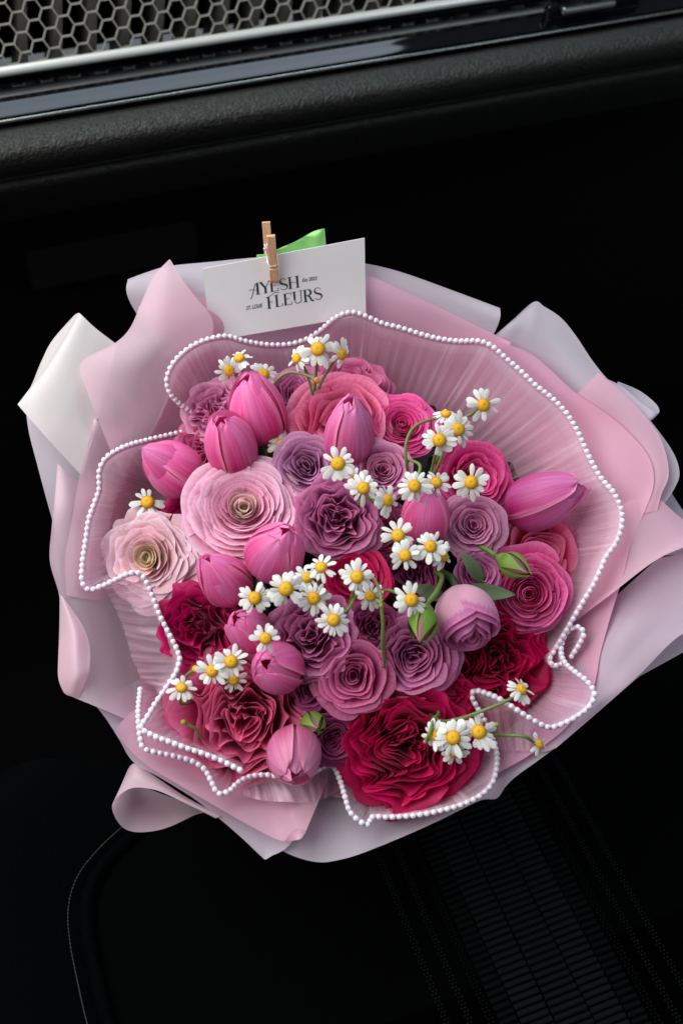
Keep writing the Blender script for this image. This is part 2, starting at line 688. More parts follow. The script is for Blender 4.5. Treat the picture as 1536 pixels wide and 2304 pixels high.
# glossy trim: upper lip, upper face, lower face
dpart('trim_lip', extrude_profile([(46, 0.845), (60, 0.828), (66, 0.822), (72, 0.822)], 10), M['dark'])
dpart('gloss_trim', extrude_profile([(72, 0.8220), (76, 0.8200), (90, 0.8020), (108, 0.7810), (113, 0.7765), (117, 0.7735), (133, 0.7668), (149, 0.7600), (152, 0.7595), (156, 0.7605)], 60), M['gloss'])
cz = zat(160, 0.7550)
v, f = tube([car(a, 0.7550, cz) for a in np.linspace(A0, A1, 4)], 0.0013, 8)
dpart('lower_chrome_line', (v, f), M['darkchrome'])
dpart('trim_gap', extrude_profile([(156, 0.7605), (164, 0.7650), (174, 0.7690)], 6), M['gloss'])
dpart('leather_pad', extrude_profile([(170, 0.7750), (174, 0.7620), (181, 0.7500), (202, 0.7340), (232, 0.7250), (258, 0.7270), (274, 0.7360), (281, 0.7500)], 48), M['leather'])
dpart('lower_leather_pad', extrude_profile([(277, 0.7700), (280, 0.7540), (286, 0.7445), (298, 0.7400), (312, 0.7430), (330, 0.7550), (350, 0.7750), (372, 0.8000)], 48), M['leather'])
# glove box and the panel below it
dpart('knee_panel', extrude_profile([(372, 0.8000), (420, 0.8200), (470, 0.8350), (560, 0.8500), (800, 0.8750), (1200, 0.9000)], 20), M['dark'])
gz = zat(520, 0.8420, 270)
gb = dpart('glove_box_lid', box(hit(250, 545, CF * 0.8380, CF), CR, CF, UZ, 0.075, 0.010, 0.030), M['lower'], smooth=False)
bevel(gb, 0.006, 3)
pv, pf = tube([hit(380 + 16 * k, 478 - 1.5 * k + 0.12 * k * k, CF * 0.8280, CF) for k in range(8)], 0.0012, 6)
dpart('glove_box_edge', (pv, pf), M['dark'], parent=gb) if False else None
# slider tab of the side vent
tab2 = dpart('vent_tab_frame', box(hit(1330, 18, CF * 0.770, CF), CR, CF, UZ, 0.042, 0.005, 0.0085), M['gloss'], smooth=False)
bevel(tab2, 0.003, 2)
tab = dpart('vent_tab', box(hit(1322, 14, CF * 0.764, CF), CR, CF, UZ, 0.024, 0.004, 0.0030), M['darkchrome'], smooth=False, parent=tab2)
bevel(tab, 0.002, 2)

# ------------------------------------------------------------------ floor, seat
SEATZ = (B - BN * 0.165).z - 0.018
fl = obj('floor', mesh('floor', [car(-1.2, -0.4, SEATZ - 0.32), car(1.2, -0.4, SEATZ - 0.32), car(1.2, 1.3, SEATZ - 0.32), car(-1.2, 1.3, SEATZ - 0.32)], [(0, 1, 2, 3)]), M['carpet'])
fl['kind'] = 'structure'


def seat_pt(x, y):
    return hit(x, y, Vector((0, 0, SEATZ)), UZ)


# the seat's side seam, traced on the cushion plane, and the stripe direction
seam_px = [(430, 1740), (330, 1850), (262, 1915), (215, 1975), (196, 2040), (200, 2110), (216, 2190), (240, 2290), (275, 2400), (310, 2520)]
seam = [seat_pt(*q) for q in seam_px]
seam = [Vector(q) for q in catmull([tuple(q) for q in seam], 80)]
seat = empty('car_seat', car(0.1, 0.2, SEATZ), 'black car seat with leather side bolster and woven striped fabric centre', 'car seat')
seat_inv = Matrix.Translation(-seat.location)


def spart(name, v, f, mat, smooth=True, uv=None, parent=None):
    me = mesh(name, [seat_inv @ Vector(p) for p in v], f, uv, smooth)
    return obj(name, me, mat, parent or seat)


# cushion: a rounded slab whose left edge is the seam and whose front edge rolls down
def seat_z(p):
    f = p.dot(CF)
    edge = max(0.0, f - 0.50)
    return SEATZ - 1.6 * edge * edge * 4


v, nn = [], 40
for k, q in enumerate(seam):
    for j in range(nn):
        s = j / (nn - 1)
        p = q + CR * (0.62 * s)
        v.append(Vector((p.x, p.y, SEATZ - (0.004 * math.exp(-((s * 0.62) / 0.012) ** 2)))))
rev = [p for p in v]
cushion = spart('fabric_cushion', rev, grid_faces(nn, len(seam)), M['fabric'])
# roll of the front edge down to the floor
v = []
first = [Vector(v_) for v_ in rev[:nn]]
for j, p in enumerate(first):
    for k in range(12):
        t = k / 11
        a = t * PI / 2
        off = CF * (0.05 * math.sin(a)) - UZ * (0.05 * (1 - math.cos(a)) + max(0, t - 0.8) * 1.2)
        v.append(p + off)
spart('front_edge', v, grid_faces(12, nn), M['fabric'])
# piping and bolster
v, f = tube([q + UZ * 0.000 for q in seam], 0.0042, 8)
spart('piping', v, f, M['seatleather'])
v = []
for k, q in enumerate(seam):
    d = (seam[min(k + 1, len(seam) - 1)] - seam[max(k - 1, 0)]).normalized()
    o_ = Vector((d.y, -d.x, 0))
    if o_.dot(CR) > 0:
        o_ = -o_
    for j in range(24):
        s = j / 23 * 0.26
        bulge = 0.022 * math.sin(min(s / 0.11, 1) * PI / 2) - 1.1 * max(0, s - 0.09) ** 1.5 * 3.0
        v.append(q + (o_ * 0.35 - CR * 0.65).normalized() * s + UZ * (bulge - 0.004 + 0.004 * min(1, s / 0.005)))
bolster = spart('side_bolster', v, grid_faces(24, len(seam)), M['seatleather'])
sv, sf = [], []
acc = 0.0
for k in range(1, len(seam)):
    d = (seam[k] - seam[k - 1])
    L = d.length
    d.normalize()
    o_ = Vector((d.y, -d.x, 0))
    if o_.dot(CR) > 0:
        o_ = -o_
    nst = max(1, int(L / 0.0042))
    for i in range(nst):
        c = seam[k - 1] + d * (L * (i + 0.5) / nst) + (o_ * 0.35 - CR * 0.65).normalized() * 0.0105 + UZ * 0.0026
        bv, bf = box(c, d, d.cross(UZ).normalized(), UZ, 0.0014, 0.0004, 0.0005)
        n0 = len(sv)
        sv += bv
        sf += [tuple(n0 + q for q in ff) for ff in bf]
st = spart('stitching', sv, sf, M['thread'], smooth=False, parent=bolster)
st['kind'] = 'stuff'
# woven stripe of raised ribs
SO = seat_pt(1185, 2080)
a_c = SO.dot(CR)
f_c = SO.dot(CF)
ribs = {'rib': ([], []), 'ribdark': ([], [])}


def rib(key, a, f, ha, hf, hz):
    vv, ff = ribs[key]
    c = car(a, f, SEATZ + hz * 0.5)
    n0 = len(vv)
    # half-round rib
    for sa in (-1, 1):
        for k in range(5):
            t = PI * k / 4
            vv.append(c + CR * (sa * ha) + CF * (hf * math.cos(t)) + UZ * (hz * (math.sin(t) - 0.5)))
    ff += [(n0 + k, n0 + k + 1, n0 + 6 + k, n0 + 5 + k) for k in range(4)]


pit = 0.0040
for i in range(-60, 60):
    f = f_c + i * pit
    if f > seam[0].dot(CF) - 0.004:
        break
    rib('rib', a_c, f, 0.0098, pit * 0.42, 0.0016)
    for s in (-1, 1):
        rib('rib' if s > 0 else 'rib', a_c + s * 0.0192, f + 0.001, 0.0085, pit * 0.40, 0.0010)
        rib('ribdark', a_c + s * 0.0335, f, 0.0050, pit * 0.36, 0.0012)
        for r_, a_ in enumerate((0.0410, 0.0434, 0.0520, 0.0540, 0.0640, 0.0660)):
            for q in (0, 0.5):
                rib('ribdark' if r_ < 2 else 'rib', a_c + s * (a_ + (0.0008 if q else 0)), f + q * pit, 0.0006, pit * 0.16, 0.0008)
o = spart('woven_ribs', *ribs['rib'], M['rib'], parent=cushion)
o['kind'] = 'stuff'
o = spart('dark_woven_ribs', *ribs['ribdark'], M['ribdark'], parent=cushion)
o['kind'] = 'stuff'

# ================================================================== the bouquet
def smooth01(t):
    t = min(max(t, 0.0), 1.0)
    return t * t * (3 - 2 * t)


def hb(x, y):
    """height of the wrapping's bowl over the bouquet's face plane"""
    r = math.hypot(x - 770, y - 1260)
    if r < 620:
        return -0.055 + 0.075 * smooth01((r - 330) / 330)
    return 0.0195 + (r - 620) * 0.00004


M['pink_paper'] = paper_mat('pink_paper', '#f6cadb', 0.09, 0.48)
M['blush_paper'] = paper_mat('blush_paper', '#f6dae4', 0.14, 0.48)
M['lavender_paper'] = paper_mat('lavender_paper', '#d9d0dc', 0.10, 0.40)
M['lilac_paper'] = paper_mat('lilac_paper', '#dcc6d6', 0.10, 0.40)
M['cream_paper'] = paper_mat('cream_paper', '#e6e0de', 0.06, 0.30)
M['deep_pink_paper'] = paper_mat('deep_pink_paper', '#f0bcd2', 0.05, 0.42)


def sheet(label, rows, mat, nu=44, nv=22, closed=False):
    R_ = []
    for r in rows:
        pts = [tuple(P(x, y, hb(x, y) + dl / 1000.0)) for x, y, dl in r]
        R_.append(catmull(pts, nu, closed))
    R_ = np.array(R_)
    G = np.array([catmull(R_[:, i], nv) for i in range(nu)])      # nu x nv x 3
    c = Vector(G.reshape(-1, 3).mean(0))
    v = [Vector(G[i, j]) - c for j in range(nv) for i in range(nu)]
    uv = [(i / (nu - 1), j / (nv - 1)) for j in range(nv) for i in range(nu)]
    o = obj('wrapping_paper', mesh('wrapping_paper', v, grid_faces(nu, nv, closed), uv), mat)
    o.location = c
    tag(o, label, 'wrapping paper', 'sheets of wrapping paper around the bouquet')
    return o


def toward(pts, f, dl):
    return [(770 + (x - 770) * f, 1270 + (y - 1270) * f, dl) for x, y, *_ in pts]


def L(pts, dl):
    return [(p[0], p[1], dl + (p[2] if len(p) > 2 else 0)) for p in pts]


# cone of paper round the stems
cv = []
NC = 40
rows_c = []
for k in range(14):
    t = k / 13
    rr = 0.092 * (1 - t) ** 1.15 + 0.026 + (0.018 * max(0, t - 0.7) / 0.3)
    hh = -0.048 - 0.135 * t
    for i in range(NC):
        a = 2 * PI * i / NC
        w = 1 + 0.05 * math.sin(7 * a + 2 * t) * t
        cv.append(RIGHT * (rr * w * math.cos(a)) + BU * (rr * w * math.sin(a)) + BN * hh)
cone = obj('wrapping_paper', mesh('wrapping_cone', cv, grid_faces(NC, 14, True)), M['pink_paper'])
cone.location = B
tag(cone, 'pink paper cone gathered around the stems below the flowers', 'wrapping paper', 'sheets of wrapping paper around the bouquet')

# inner pink liner all the way round
ln = [(470, 790), (560, 790), (660, 790), (760, 735), (850, 745), (940, 755), (1030, 765), (1115, 768), (1200, 800), (1290, 880), (1370, 935), (1425, 985), (1462, 1035), (1470, 1090), (1450, 1150), (1420, 1220),
      (1400, 1300), (1372, 1390), (1350, 1470), (1330, 1560), (1270, 1640), (1190, 1700), (1120, 1740), (1020, 1800), (900, 1825), (790, 1800), (700, 1790), (600, 1795), (500, 1770), (420, 1740), (340, 1690),
      (325, 1600), (310, 1500), (290, 1400), (260, 1320), (245, 1220), (260, 1120), (290, 1040), (340, 970), (375, 890), (410, 800)]
liner = sheet('deep pink inner paper lining the bouquet under the tulle', [L(ln, 2), toward(ln, 0.8, 2), toward(ln, 0.58, 2), toward(ln, 0.42, 4)], M['deep_pink_paper'], 180, 26, True)

# top
e = [(287, 628), (330, 612), (380, 598), (480, 588), (600, 577), (720, 577), (820, 592), (900, 611), (1010, 650), (1125, 693)]
e1 = [(298, 690), (345, 690), (390, 688), (480, 690), (600, 690), (720, 690), (820, 695), (900, 702), (1000, 722), (1112, 748)]
e2 = [(430, 880), (460, 880), (490, 878), (560, 870), (640, 866), (720, 866), (800, 870), (860, 880), (930, 895), (1010, 925)]
sheet('lavender back sheet standing behind the white card', [L(e, -4), L(e1, -5), L(e2, -6)], M['lavender_paper'], 60, 20)
e = [(310, 690), (400, 655), (480, 640), (600, 620), (720, 605), (820, 618), (900, 650), (1000, 697), (1112, 752), (1150, 770)]
sheet('pink sheet in front of the lavender back sheet, below the card', [L(e, -1), toward(e, 0.84, -2), toward(e, 0.6, -3)], M['pink_paper'], 60, 20)

# upper right
e = [(1100, 765, -3), (1150, 722), (1200, 679), (1225, 690), (1262, 715), (1295, 755), (1335, 815), (1375, 862), (1425, 905), (1475, 962), (1515, 1020), (1528, 1065), (1516, 1100), (1490, 1140)]
m1 = [(1085, 800), (1130, 775), (1170, 765), (1200, 785), (1230, 810), (1265, 850), (1300, 890), (1330, 925), (1365, 960), (1400, 1000), (1430, 1045), (1440, 1080), (1430, 1110), (1410, 1150)]
sheet('pale lavender sheet with one raised point rising on the right side', [L(e, -4), L(m1, -7), toward(m1, 0.72, -6)], M['lavender_paper'], 80, 20)
e = [(1345, 838), (1390, 874), (1440, 925), (1480, 975), (1500, 1030), (1503, 1075), (1488, 1110), (1478, 1150)]
m1 = [(1292, 890), (1330, 915), (1375, 945), (1410, 985), (1435, 1030), (1440, 1075), (1430, 1115), (1415, 1160)]
sheet('pink sheet with rounded lobe lying over the pale right sheet', [L(e, 1), L(m1, -2), toward(m1, 0.75, -4)], M['pink_paper'], 50, 20)
# small roll sticking out behind
a = [(1360, 850, -16), (1400, 870, -14), (1440, 905, -10), (1478, 930, -8), (1478, 912, -22), (1440, 880, -28), (1390, 858, -30)]
b = [(1350, 880, -16), (1390, 920, -14), (1420, 945, -12), (1455, 952, -9), (1440, 930, -24), (1400, 905, -30), (1370, 885, -30)]
sheet('small lavender roll of paper peeking out behind the right sheets', [a, b, toward(b, 0.85, -22)], M['lavender_paper'], 50, 14)
# right, lower
a = [(1490, 1128, 0), (1525, 1160, -2), (1560, 1185, -2), (1600, 1195, -2)]
b = [(1440, 1120, 0), (1480, 1175, 2), (1520, 1210, 4), (1560, 1222, 6)]
c = [(1390, 1140, -2), (1420, 1230, 2), (1440, 1275, 5), (1476, 1260, 9)]
d = [(1330, 1170, -4), (1340, 1260, 0), (1345, 1330, 4), (1370, 1340, 10)]
f_ = [(1260, 1200, -4), (1250, 1300, 0), (1250, 1380, 4), (1280, 1408, 8)]
sheet('pink sheet on the right folded to a straight sloping ridge', [a, b, c, d, f_], M['pink_paper'], 40, 30)
a = [(1508, 1105, -16), (1530, 1140, -18), (1560, 1180, -20), (1600, 1200, -20)]
b = [(1470, 1130, -14), (1490, 1180, -16), (1510, 1230, -18), (1550, 1245, -20)]
sheet('lavender scrap of paper showing behind the right ridge', [a, b, toward(b, 0.85, -16)], M['lavender_paper'], 20, 12)
a = [(1480, 1256, -6), (1540, 1246, -4), (1600, 1238, -2), (1660, 1250, 0)]
b = [(1420, 1310, -6), (1480, 1330, -3), (1540, 1360, -1), (1600, 1380, 0)]
c = [(1330, 1390, -4), (1390, 1430, 0), (1450, 1450, 2), (1516, 1440, 3)]
d = [(1280, 1430, -4), (1320, 1500, 0), (1370, 1545, 1), (1436, 1520, 2)]
f_ = [(1230, 1500, -4), (1250, 1570, -2), (1290, 1610, 0), (1350, 1598, 1)]
g = [(1160, 1600, -6), (1180, 1650, -3), (1215, 1690, -1), (1250, 1684, 0)]
sheet('wide lavender pink sheet spreading to the lower right', [a, b, c, d, f_, g], M['lilac_paper'], 36, 40)
a = [(1640, 1300, -16), (1600, 1430, -14), (1536, 1468, -14), (1440, 1521, -12)]
b = [(1560, 1300, -16), (1500, 1400, -16), (1440, 1450, -15), (1370, 1520, -14)]
sheet('pale edge of a sheet beneath the wide lower right sheet', [a, b, toward(b, 0.88, -14)], M['lavender_paper'], 24, 12)
# bottom
e = [(1445, 1516), (1370, 1580), (1300, 1640), (1255, 1678), (1215, 1708), (1160, 1748), (1136, 1772), (1117, 1797), (1085, 1800), (1045, 1818), (985, 1848), (900, 1886), (810, 1922), (760, 1936), (720, 1941), (675, 1932), (630, 1912), (590, 1880)]
m1 = [(1360, 1500), (1290, 1560), (1230, 1610), (1190, 1645), (1150, 1675), (1110, 1705), (1085, 1722), (1060, 1738), (1030, 1745), (1000, 1758), (950, 1785), (880, 1815), (810, 1838), (765, 1845), (725, 1848), (680, 1840), (640, 1825), (600, 1800)]
sheet('lavender front sheet along the bottom edge above the striped seat', [L(e, -3), L(m1, -6), toward(m1, 0.7, -4)], M['lavender_paper'], 110, 20)
# bottom left
e = [(215, 1588), (240, 1620), (268, 1664), (300, 1715), (363, 1752), (440, 1800), (500, 1848), (548, 1890), (590, 1930), (598, 1934), (612, 1926), (640, 1912), (662, 1888), (690, 1850)]
m1 = [(260, 1560), (285, 1590), (320, 1630), (350, 1670), (400, 1705), (460, 1745), (510, 1780), (550, 1810), (585, 1835), (600, 1838), (615, 1835), (635, 1825), (655, 1808), (680, 1790)]
sheet('lavender layer with a corner pointing down at the lower left', [L(e, 0), L(m1, -4), toward(m1, 0.75, -4)], M['lavender_paper'], 80, 20)
a = [(262, 1640), (285, 1680), (330, 1722), (400, 1765), (484, 1814), (550, 1852), (610, 1884), (640, 1893, 2), (668, 1890, 4), (684, 1878, 6), (700, 1842, 6), (722, 1790, 5), (740, 1748, 4)]
m1 = [(300, 1600), (325, 1640), (370, 1680), (430, 1715), (500, 1750), (560, 1775), (605, 1790), (630, 1792), (645, 1788), (655, 1780), (665, 1765), (680, 1745), (700, 1725)]
sheet('smooth pink front sheet at the lower left with a small rolled corner', [L(a, 6), L(m1, 2), toward(m1, 0.75, 1)], M['pink_paper'], 80, 22)
a = [(640, 1894, 10), (655, 1872, 15), (672, 1864, 17), (688, 1870, 15)]
b = [(642, 1895, 9), (660, 1892, 13), (676, 1888, 15), (686, 1876, 13)]
sheet('tiny curled pink corner of the front sheet', [a, b], M['pink_paper'], 20, 6)
a = [(500, 1835, -2), (420, 1795, -2), (345, 1745, -2), (302, 1718, -4), (284, 1750, -26), (320, 1770, -40), (400, 1800, -42), (480, 1830, -36)]
b = [(485, 1842, 0), (403, 1801, 3), (345, 1777, 4), (290, 1776, 0), (252, 1815, -10), (285, 1868, -20), (363, 1867, -24), (450, 1828, -22)]
sheet('open roll of pink paper bulging out at the lower left', [a, [((p[0] + q[0]) / 2, (p[1] + q[1]) / 2, (p[2] + q[2]) / 2 + 2) for p, q in zip(a, b)], b], M['blush_paper'], 90, 14)
# left
rows = []
for l_, m_, r_ in [((129, 1042, -6), (150, 1062, -6), (200, 1100, -8)), ((124, 1110, -3), (160, 1130, -3), (230, 1150, -8)), ((116, 1190, 0), (165, 1200, -1), (245, 1220, -8)),
                   ((112, 1262, 2), (170, 1280, 1), (265, 1290, -8)), ((132, 1335, 3), (190, 1345, 2), (280, 1360, -8)), ((140, 1400, 2), (205, 1410, 3), (300, 1430, -8)),
                   ((134, 1470, 1), (210, 1480, 4), (320, 1500, -8)), ((131, 1525, 1), (215, 1550, 4), (330, 1570, -8)), ((150, 1563, 2), (230, 1596, 4), (340, 1640, -6))]:
    rows.append([l_, m_, r_, (r_[0] + 60, r_[1], r_[2] - 4)])
sheet('long pale pink sheet down the left side', rows, M['blush_paper'], 34, 50)
rows = [[(134, 1335, 4), (136, 1338, 6), (140, 1342, 7)], [(134, 1380, 2), (150, 1376, 10), (164, 1374, 10)], [(133, 1430, 1), (165, 1425, 14), (188, 1412, 13)], [(131, 1480, 1), (168, 1475, 16), (202, 1455, 14)],
        [(131, 1525, 1), (168, 1525, 15), (200, 1510, 13)], [(142, 1556, 2), (165, 1555, 9), (186, 1548, 8)], [(152, 1565, 3), (165, 1568, 5), (178, 1569, 5)]]
sheet('turned over greyish flap on the long left sheet', rows, M['blush_paper'], 20, 36)
rows = [[(212, 940, -4), (225, 950, -4), (260, 960, -4)], [(195, 1010, -3), (225, 1020, -3), (280, 1030, -6)], [(177, 1080, -1), (225, 1090, -2), (280, 1100, -6)], [(160, 1180, 1), (215, 1190, 0), (280, 1200, -6)],
        [(146, 1262, 3), (205, 1270, 2), (280, 1280, -6)], [(150, 1340, 3), (210, 1350, 2), (290, 1350, -6)]]
sheet('narrow pink sheet standing beside the long left sheet', rows, M['blush_paper'], 24, 30)
e = [(100, 800), (64, 905), (63, 960), (85, 1050), (120, 1178), (150, 1270)]
m1 = [(200, 820), (180, 905), (185, 960), (200, 1050), (225, 1170), (250, 1270)]
sheet('shaded lavender sheet behind the cream fold on the left', [L(e, -22), L(m1, -16), toward(m1, 0.8, -10)], M['lavender_paper'], 40, 16)
rows = [[(168, 708, -22), (176, 704, -14), (183, 708, -8), (215, 738, -8), (262, 774, -10)],
        [(118, 765, -24), (140, 762, -12), (148, 775, -2), (195, 810, -3), (245, 850, -8)],
        [(92, 815, -24), (98, 830, -12), (106, 842, 0), (160, 890, 0), (222, 930, -6)],
        [(70, 868, -22), (68, 875, -12), (70, 884, 0), (125, 950, 1), (205, 1000, -4)],
        [(46, 912, -8), (45, 913, -4), (44, 915, 0), (105, 985, 1), (184, 1070, -3)]]
sheet('cream white folded sheet with a square corner on the left', rows, M['cream_paper'], 50, 44)
rows = [[(380, 584, 8), (382, 583, 8), (385, 587, 8)], [(345, 622, 8), (375, 630, 9), (410, 628, 8)], [(318, 680, 7), (370, 685, 9), (440, 668, 6)], [(292, 738, 6), (365, 740, 8), (478, 720, 4)], [(255, 774, 5), (350, 790, 7), (470, 780, 2)],
        [(182, 816, 4), (310, 850, 6), (440, 840, 0)], [(196, 880, 4), (310, 900, 5), (420, 890, 0)], [(225, 955, 4), (320, 960, 3), (420, 950, 0)], [(262, 1045, 3), (330, 1030, 2), (420, 1020, 0)], [(290, 1110, 2), (350, 1100, 2), (420, 1090, 0)]]
sheet('tall pink translucent sheet rising to a point beside the card', rows, M['blush_paper'], 30, 70)

# ------------------------------------------------------------------ tulle with pearls
trim = empty('pearl_trimmed_tulle', P(770, 1270, -0.02), 'gathered pink tulle frill edged with a string of white pearls', 'tulle frill')
trim_inv = Matrix.Translation(-trim.location)


def fr(x, y, f=0.66):
    return (770 + (x - 770) * f, 1280 + (y - 1280) * f)


A_ = 'auto'
strand_main = [   # x, y, dl(mm over the bowl), base x, base y, base dl
    (405, 1483, 62, 296, 1480, 10), (398, 1460, 62, 286, 1440, 12), (380, 1425, 61, 276, 1410, 12), (360, 1385, 60, 262, 1375, 12), (345, 1345, 59, 250, 1350, 12), (330, 1310, 58, 240, 1335, 12), (314, 1291, 55, 230, 1328, 12),
    (290, 1291, 48, 222, 1325, 10), (260, 1305, 34, 228, 1310, 6), (228, 1320, 20, 262, 1280, 6), (200, 1327, 10, 280, 1260, 5), (185, 1308, 9, 285, 1240, 4), (186, 1268, 9, 290, 1220, 3),
    (193, 1218, 9, 300, 1190, 2), (200, 1170, 9, 305, 1165, 2), (214, 1130, 8, 315, 1135, 2), (224, 1098, 9, 320, 1110, 2), (224, 1060, 12, 330, 1095, 2), (240, 1030, 14, 345, 1085, 2), (280, 1006, 15, 365, 1080, 2),
    (330, 991, 16, 395, 1075, 2), (380, 979, 19, 430, 1065, 0), (420, 968, 22, 460, 1050, 0), (445, 950, 24, 500, 1030, 0), (438, 932, 23, 500, 1010, 0), (410, 914, 20, 490, 990, 2), (385, 888, 17, 480, 980, 2), (375, 858, 15, 480, 970, 2),
    (386, 824, 14, 490, 960, 2), (410, 796, 13, 500, 945, 2), (440, 775, 13, 515, 925, 2), (475, 762, 13, 530, 910, 2), (510, 757, 13, A_), (550, 768, 14, A_), (600, 776, 15, A_), (650, 775, 15, A_), (690, 763, 14, A_), (720, 744, 13, A_),
    (755, 715, 13, A_), (790, 703, 13, A_), (820, 711, 13, A_), (860, 728, 13, A_), (900, 738, 13, A_), (945, 752, 13, A_), (985, 762, 13, A_), (1030, 768, 13, A_), (1075, 768, 13, A_), (1105, 779, 13, A_), (1137, 806, 13, A_), (1170, 835, 13, A_),
    (1205, 868, 13, A_), (1240, 895, 13, A_), (1272, 928, 13, A_), (1296, 966, 13, A_), (1314, 1005, 13, A_), (1330, 1040, 13, A_), (1352, 1077, 13, A_), (1380, 1110, 13, A_), (1396, 1145, 13, A_), (1398, 1182, 13, A_), (1386, 1220, 13, A_),
    (1362, 1254, 14, A_), (1352, 1278, 16, A_), (1334, 1316, 18, A_), (1310, 1356, 19, A_), (1286, 1396, 20, A_), (1265, 1432, 21, A_), (1246, 1464, 22, A_), (1236, 1484, 22, A_), (1244, 1498, 20, 1180, 1470, 2), (1262, 1494, 14, 1190, 1460, 2)]
strand_right = [
    (1284, 1478, 6, 1230, 1470, 2), (1302, 1450, 9, 1230, 1450, 2), (1312, 1426, 12, 1230, 1430, 2), (1300, 1411, 14, 1230, 1430, 2), (1280, 1418, 16, 1220, 1440, 2), (1266, 1440, 17, 1210, 1450, 2), (1261, 1468, 18, 1200, 1470, 2), (1270, 1492, 18, 1190, 1480, 2), (1292, 1512, 17, 1185, 1500, 2),
    (1320, 1534, 16, 1180, 1520, 2), (1336, 1560, 15, 1175, 1530, 2), (1326, 1588, 15, 1170, 1545, 2), (1300, 1610, 16, 1165, 1560, 2), (1268, 1628, 18, 1160, 1570, 4), (1235, 1637, 21, 1155, 1590, 6), (1204, 1624, 30, 1190, 1680, 6), (1165, 1600, 42, 1165, 1690, 4),
    (1130, 1577, 54, 1145, 1690, 4), (1095, 1561, 60, 1130, 1690, 4), (1068, 1555, 62, 1115, 1685, 4), (1061, 1568, 60, 1080, 1660, 4), (1075, 1596, 48, 1050, 1670, 2), (1095, 1632, 30, 1030, 1680, 2), (1110, 1668, 18, 1020, 1680, 2),
    (1117, 1702, 15, 1010, 1690, 2), (1115, 1735, 14, 1000, 1690, 2), (1105, 1765, 13, 980, 1700, 2), (1080, 1790, 12, 960, 1700, 2), (1045, 1808, 12, 940, 1705, 2), (1005, 1821, 12, 910, 1710, 2), (960, 1831, 12, 890, 1710, 2), (915, 1837, 12, 870, 1700, 2), (870, 1839, 12, 850, 1700, 2), (838, 1839, 12, 830, 1700, 2),
    (826, 1856, 14, 825, 1780, 2), (806, 1846, 18, 840, 1790, 4), (786, 1825, 22, 830, 1760, 4), (775, 1790, 27, 825, 1740, 4), (764, 1755, 31, 815, 1725, 4), (751, 1727, 34, 790, 1760, 4), (735, 1722, 35, 735, 1795, 8), (705, 1738, 32, 715, 1800, 10), (660, 1750, 26, 690, 1806, 11),
    (600, 1744, 24, 620, 1804, 12), (562, 1748, 22, 580, 1800, 12), (536, 1761, 20, 545, 1790, 12), (514, 1781, 18, 515, 1786, 12), (490, 1785, 17, 520, 1740, 8), (475, 1757, 18, 500, 1720, 8), (460, 1731, 18, 480, 1710, 8), (430, 1712, 18, 450, 1690, 8), (390, 1701, 17, 410, 1660, 6), (346, 1692, 16, 390, 1640, 6), (323, 1683, 15, 370, 1620, 6), (316, 1660, 15, 365, 1610, 6), (312, 1625, 15, 370, 1590, 6), (312, 1590, 14, 372, 1570, 6), (316, 1552, 12, 376, 1555, 6)]
strand_left = [
    (405, 1483, 62, 296, 1480, 10), (397, 1512, 58, 312, 1515, 8), (376, 1545, 48, 325, 1535, 6), (352, 1580, 36, 350, 1545, 4), (330, 1616, 27, 380, 1580, 3), (318, 1638, 24, 400, 1600, 3), (345, 1656, 28, 420, 1620, 2), (382, 1670, 34, 440, 1635, 2), (420, 1684, 38, 460, 1650, 2), (460, 1697, 42, 500, 1665, 2), (500, 1713, 44, 530, 1680, 2), (540, 1733, 44, 560, 1700, 2)]

pearl_pts = []
pv, pf, puv = [], [], []
for st_ in (strand_main, strand_right, strand_left):
    top, bot = [], []
    for n_ in st_:
        x, y, dl = n_[:3]
        if n_[3] == A_:
            bx, by = fr(x, y)
            bd = 4
        else:
            bx, by, bd = n_[3:]
        top.append(tuple(P(x, y, hb(x, y) + dl / 1000)))
        bot.append(tuple(P(bx, by, hb(bx, by) + bd / 1000)))
    N = len(st_) * 9
    T, Bt = catmull(top, N), catmull(bot, N)
    seglen = np.r_[0, np.cumsum(np.linalg.norm(np.diff(T, axis=0), axis=1))]
    # pearls at even spacing along the hem
    npl = int(seglen[-1] / 0.00345)
    for k in range(npl + 1):
        s = seglen[-1] * k / npl
        pearl_pts.append([np.interp(s, seglen, T[:, c]) for c in range(3)])
    n0, NR = len(pv), 12
    ph = rng.uniform(0, 6)
    pl = np.cumsum(rng.uniform(0.25, 1.0, N)) * 0.55
    for j in range(NR):
        t = j / (NR - 1)
        for i in range(N):
            p = T[i] * (1 - t) + Bt[i] * t
            w = math.sin(PI * min(t * 1.2, 1) * 0.5)
            amp = 0.0016 * math.sin(pl[i] * 3.1 + ph + 0.6 * math.sin(3 * t)) + 0.0010 * math.sin(pl[i] * 7.3 + t * 2)
            sag = -0.006 * math.sin(PI * t)
            q = Vector(p) + BN * (amp * w + sag)
            pv.append(trim_inv @ q)
            puv.append((seglen[i] / 0.010 + 0.15 * amp / 0.001, t * 1.6))
    pf += [tuple(n0 + a for a in f_) for f_ in grid_faces(N, NR)]
    # rolled hem the pearls are sewn to
    hv, hf = tube([trim_inv @ (Vector(q) - BN * 0.0009) for q in T[::3]], 0.0013, 6)
    obj('hem', mesh('hem', hv, hf), M['cord'], trim)
obj('tulle', mesh('tulle', pv, pf, puv), M['tulle'], trim)


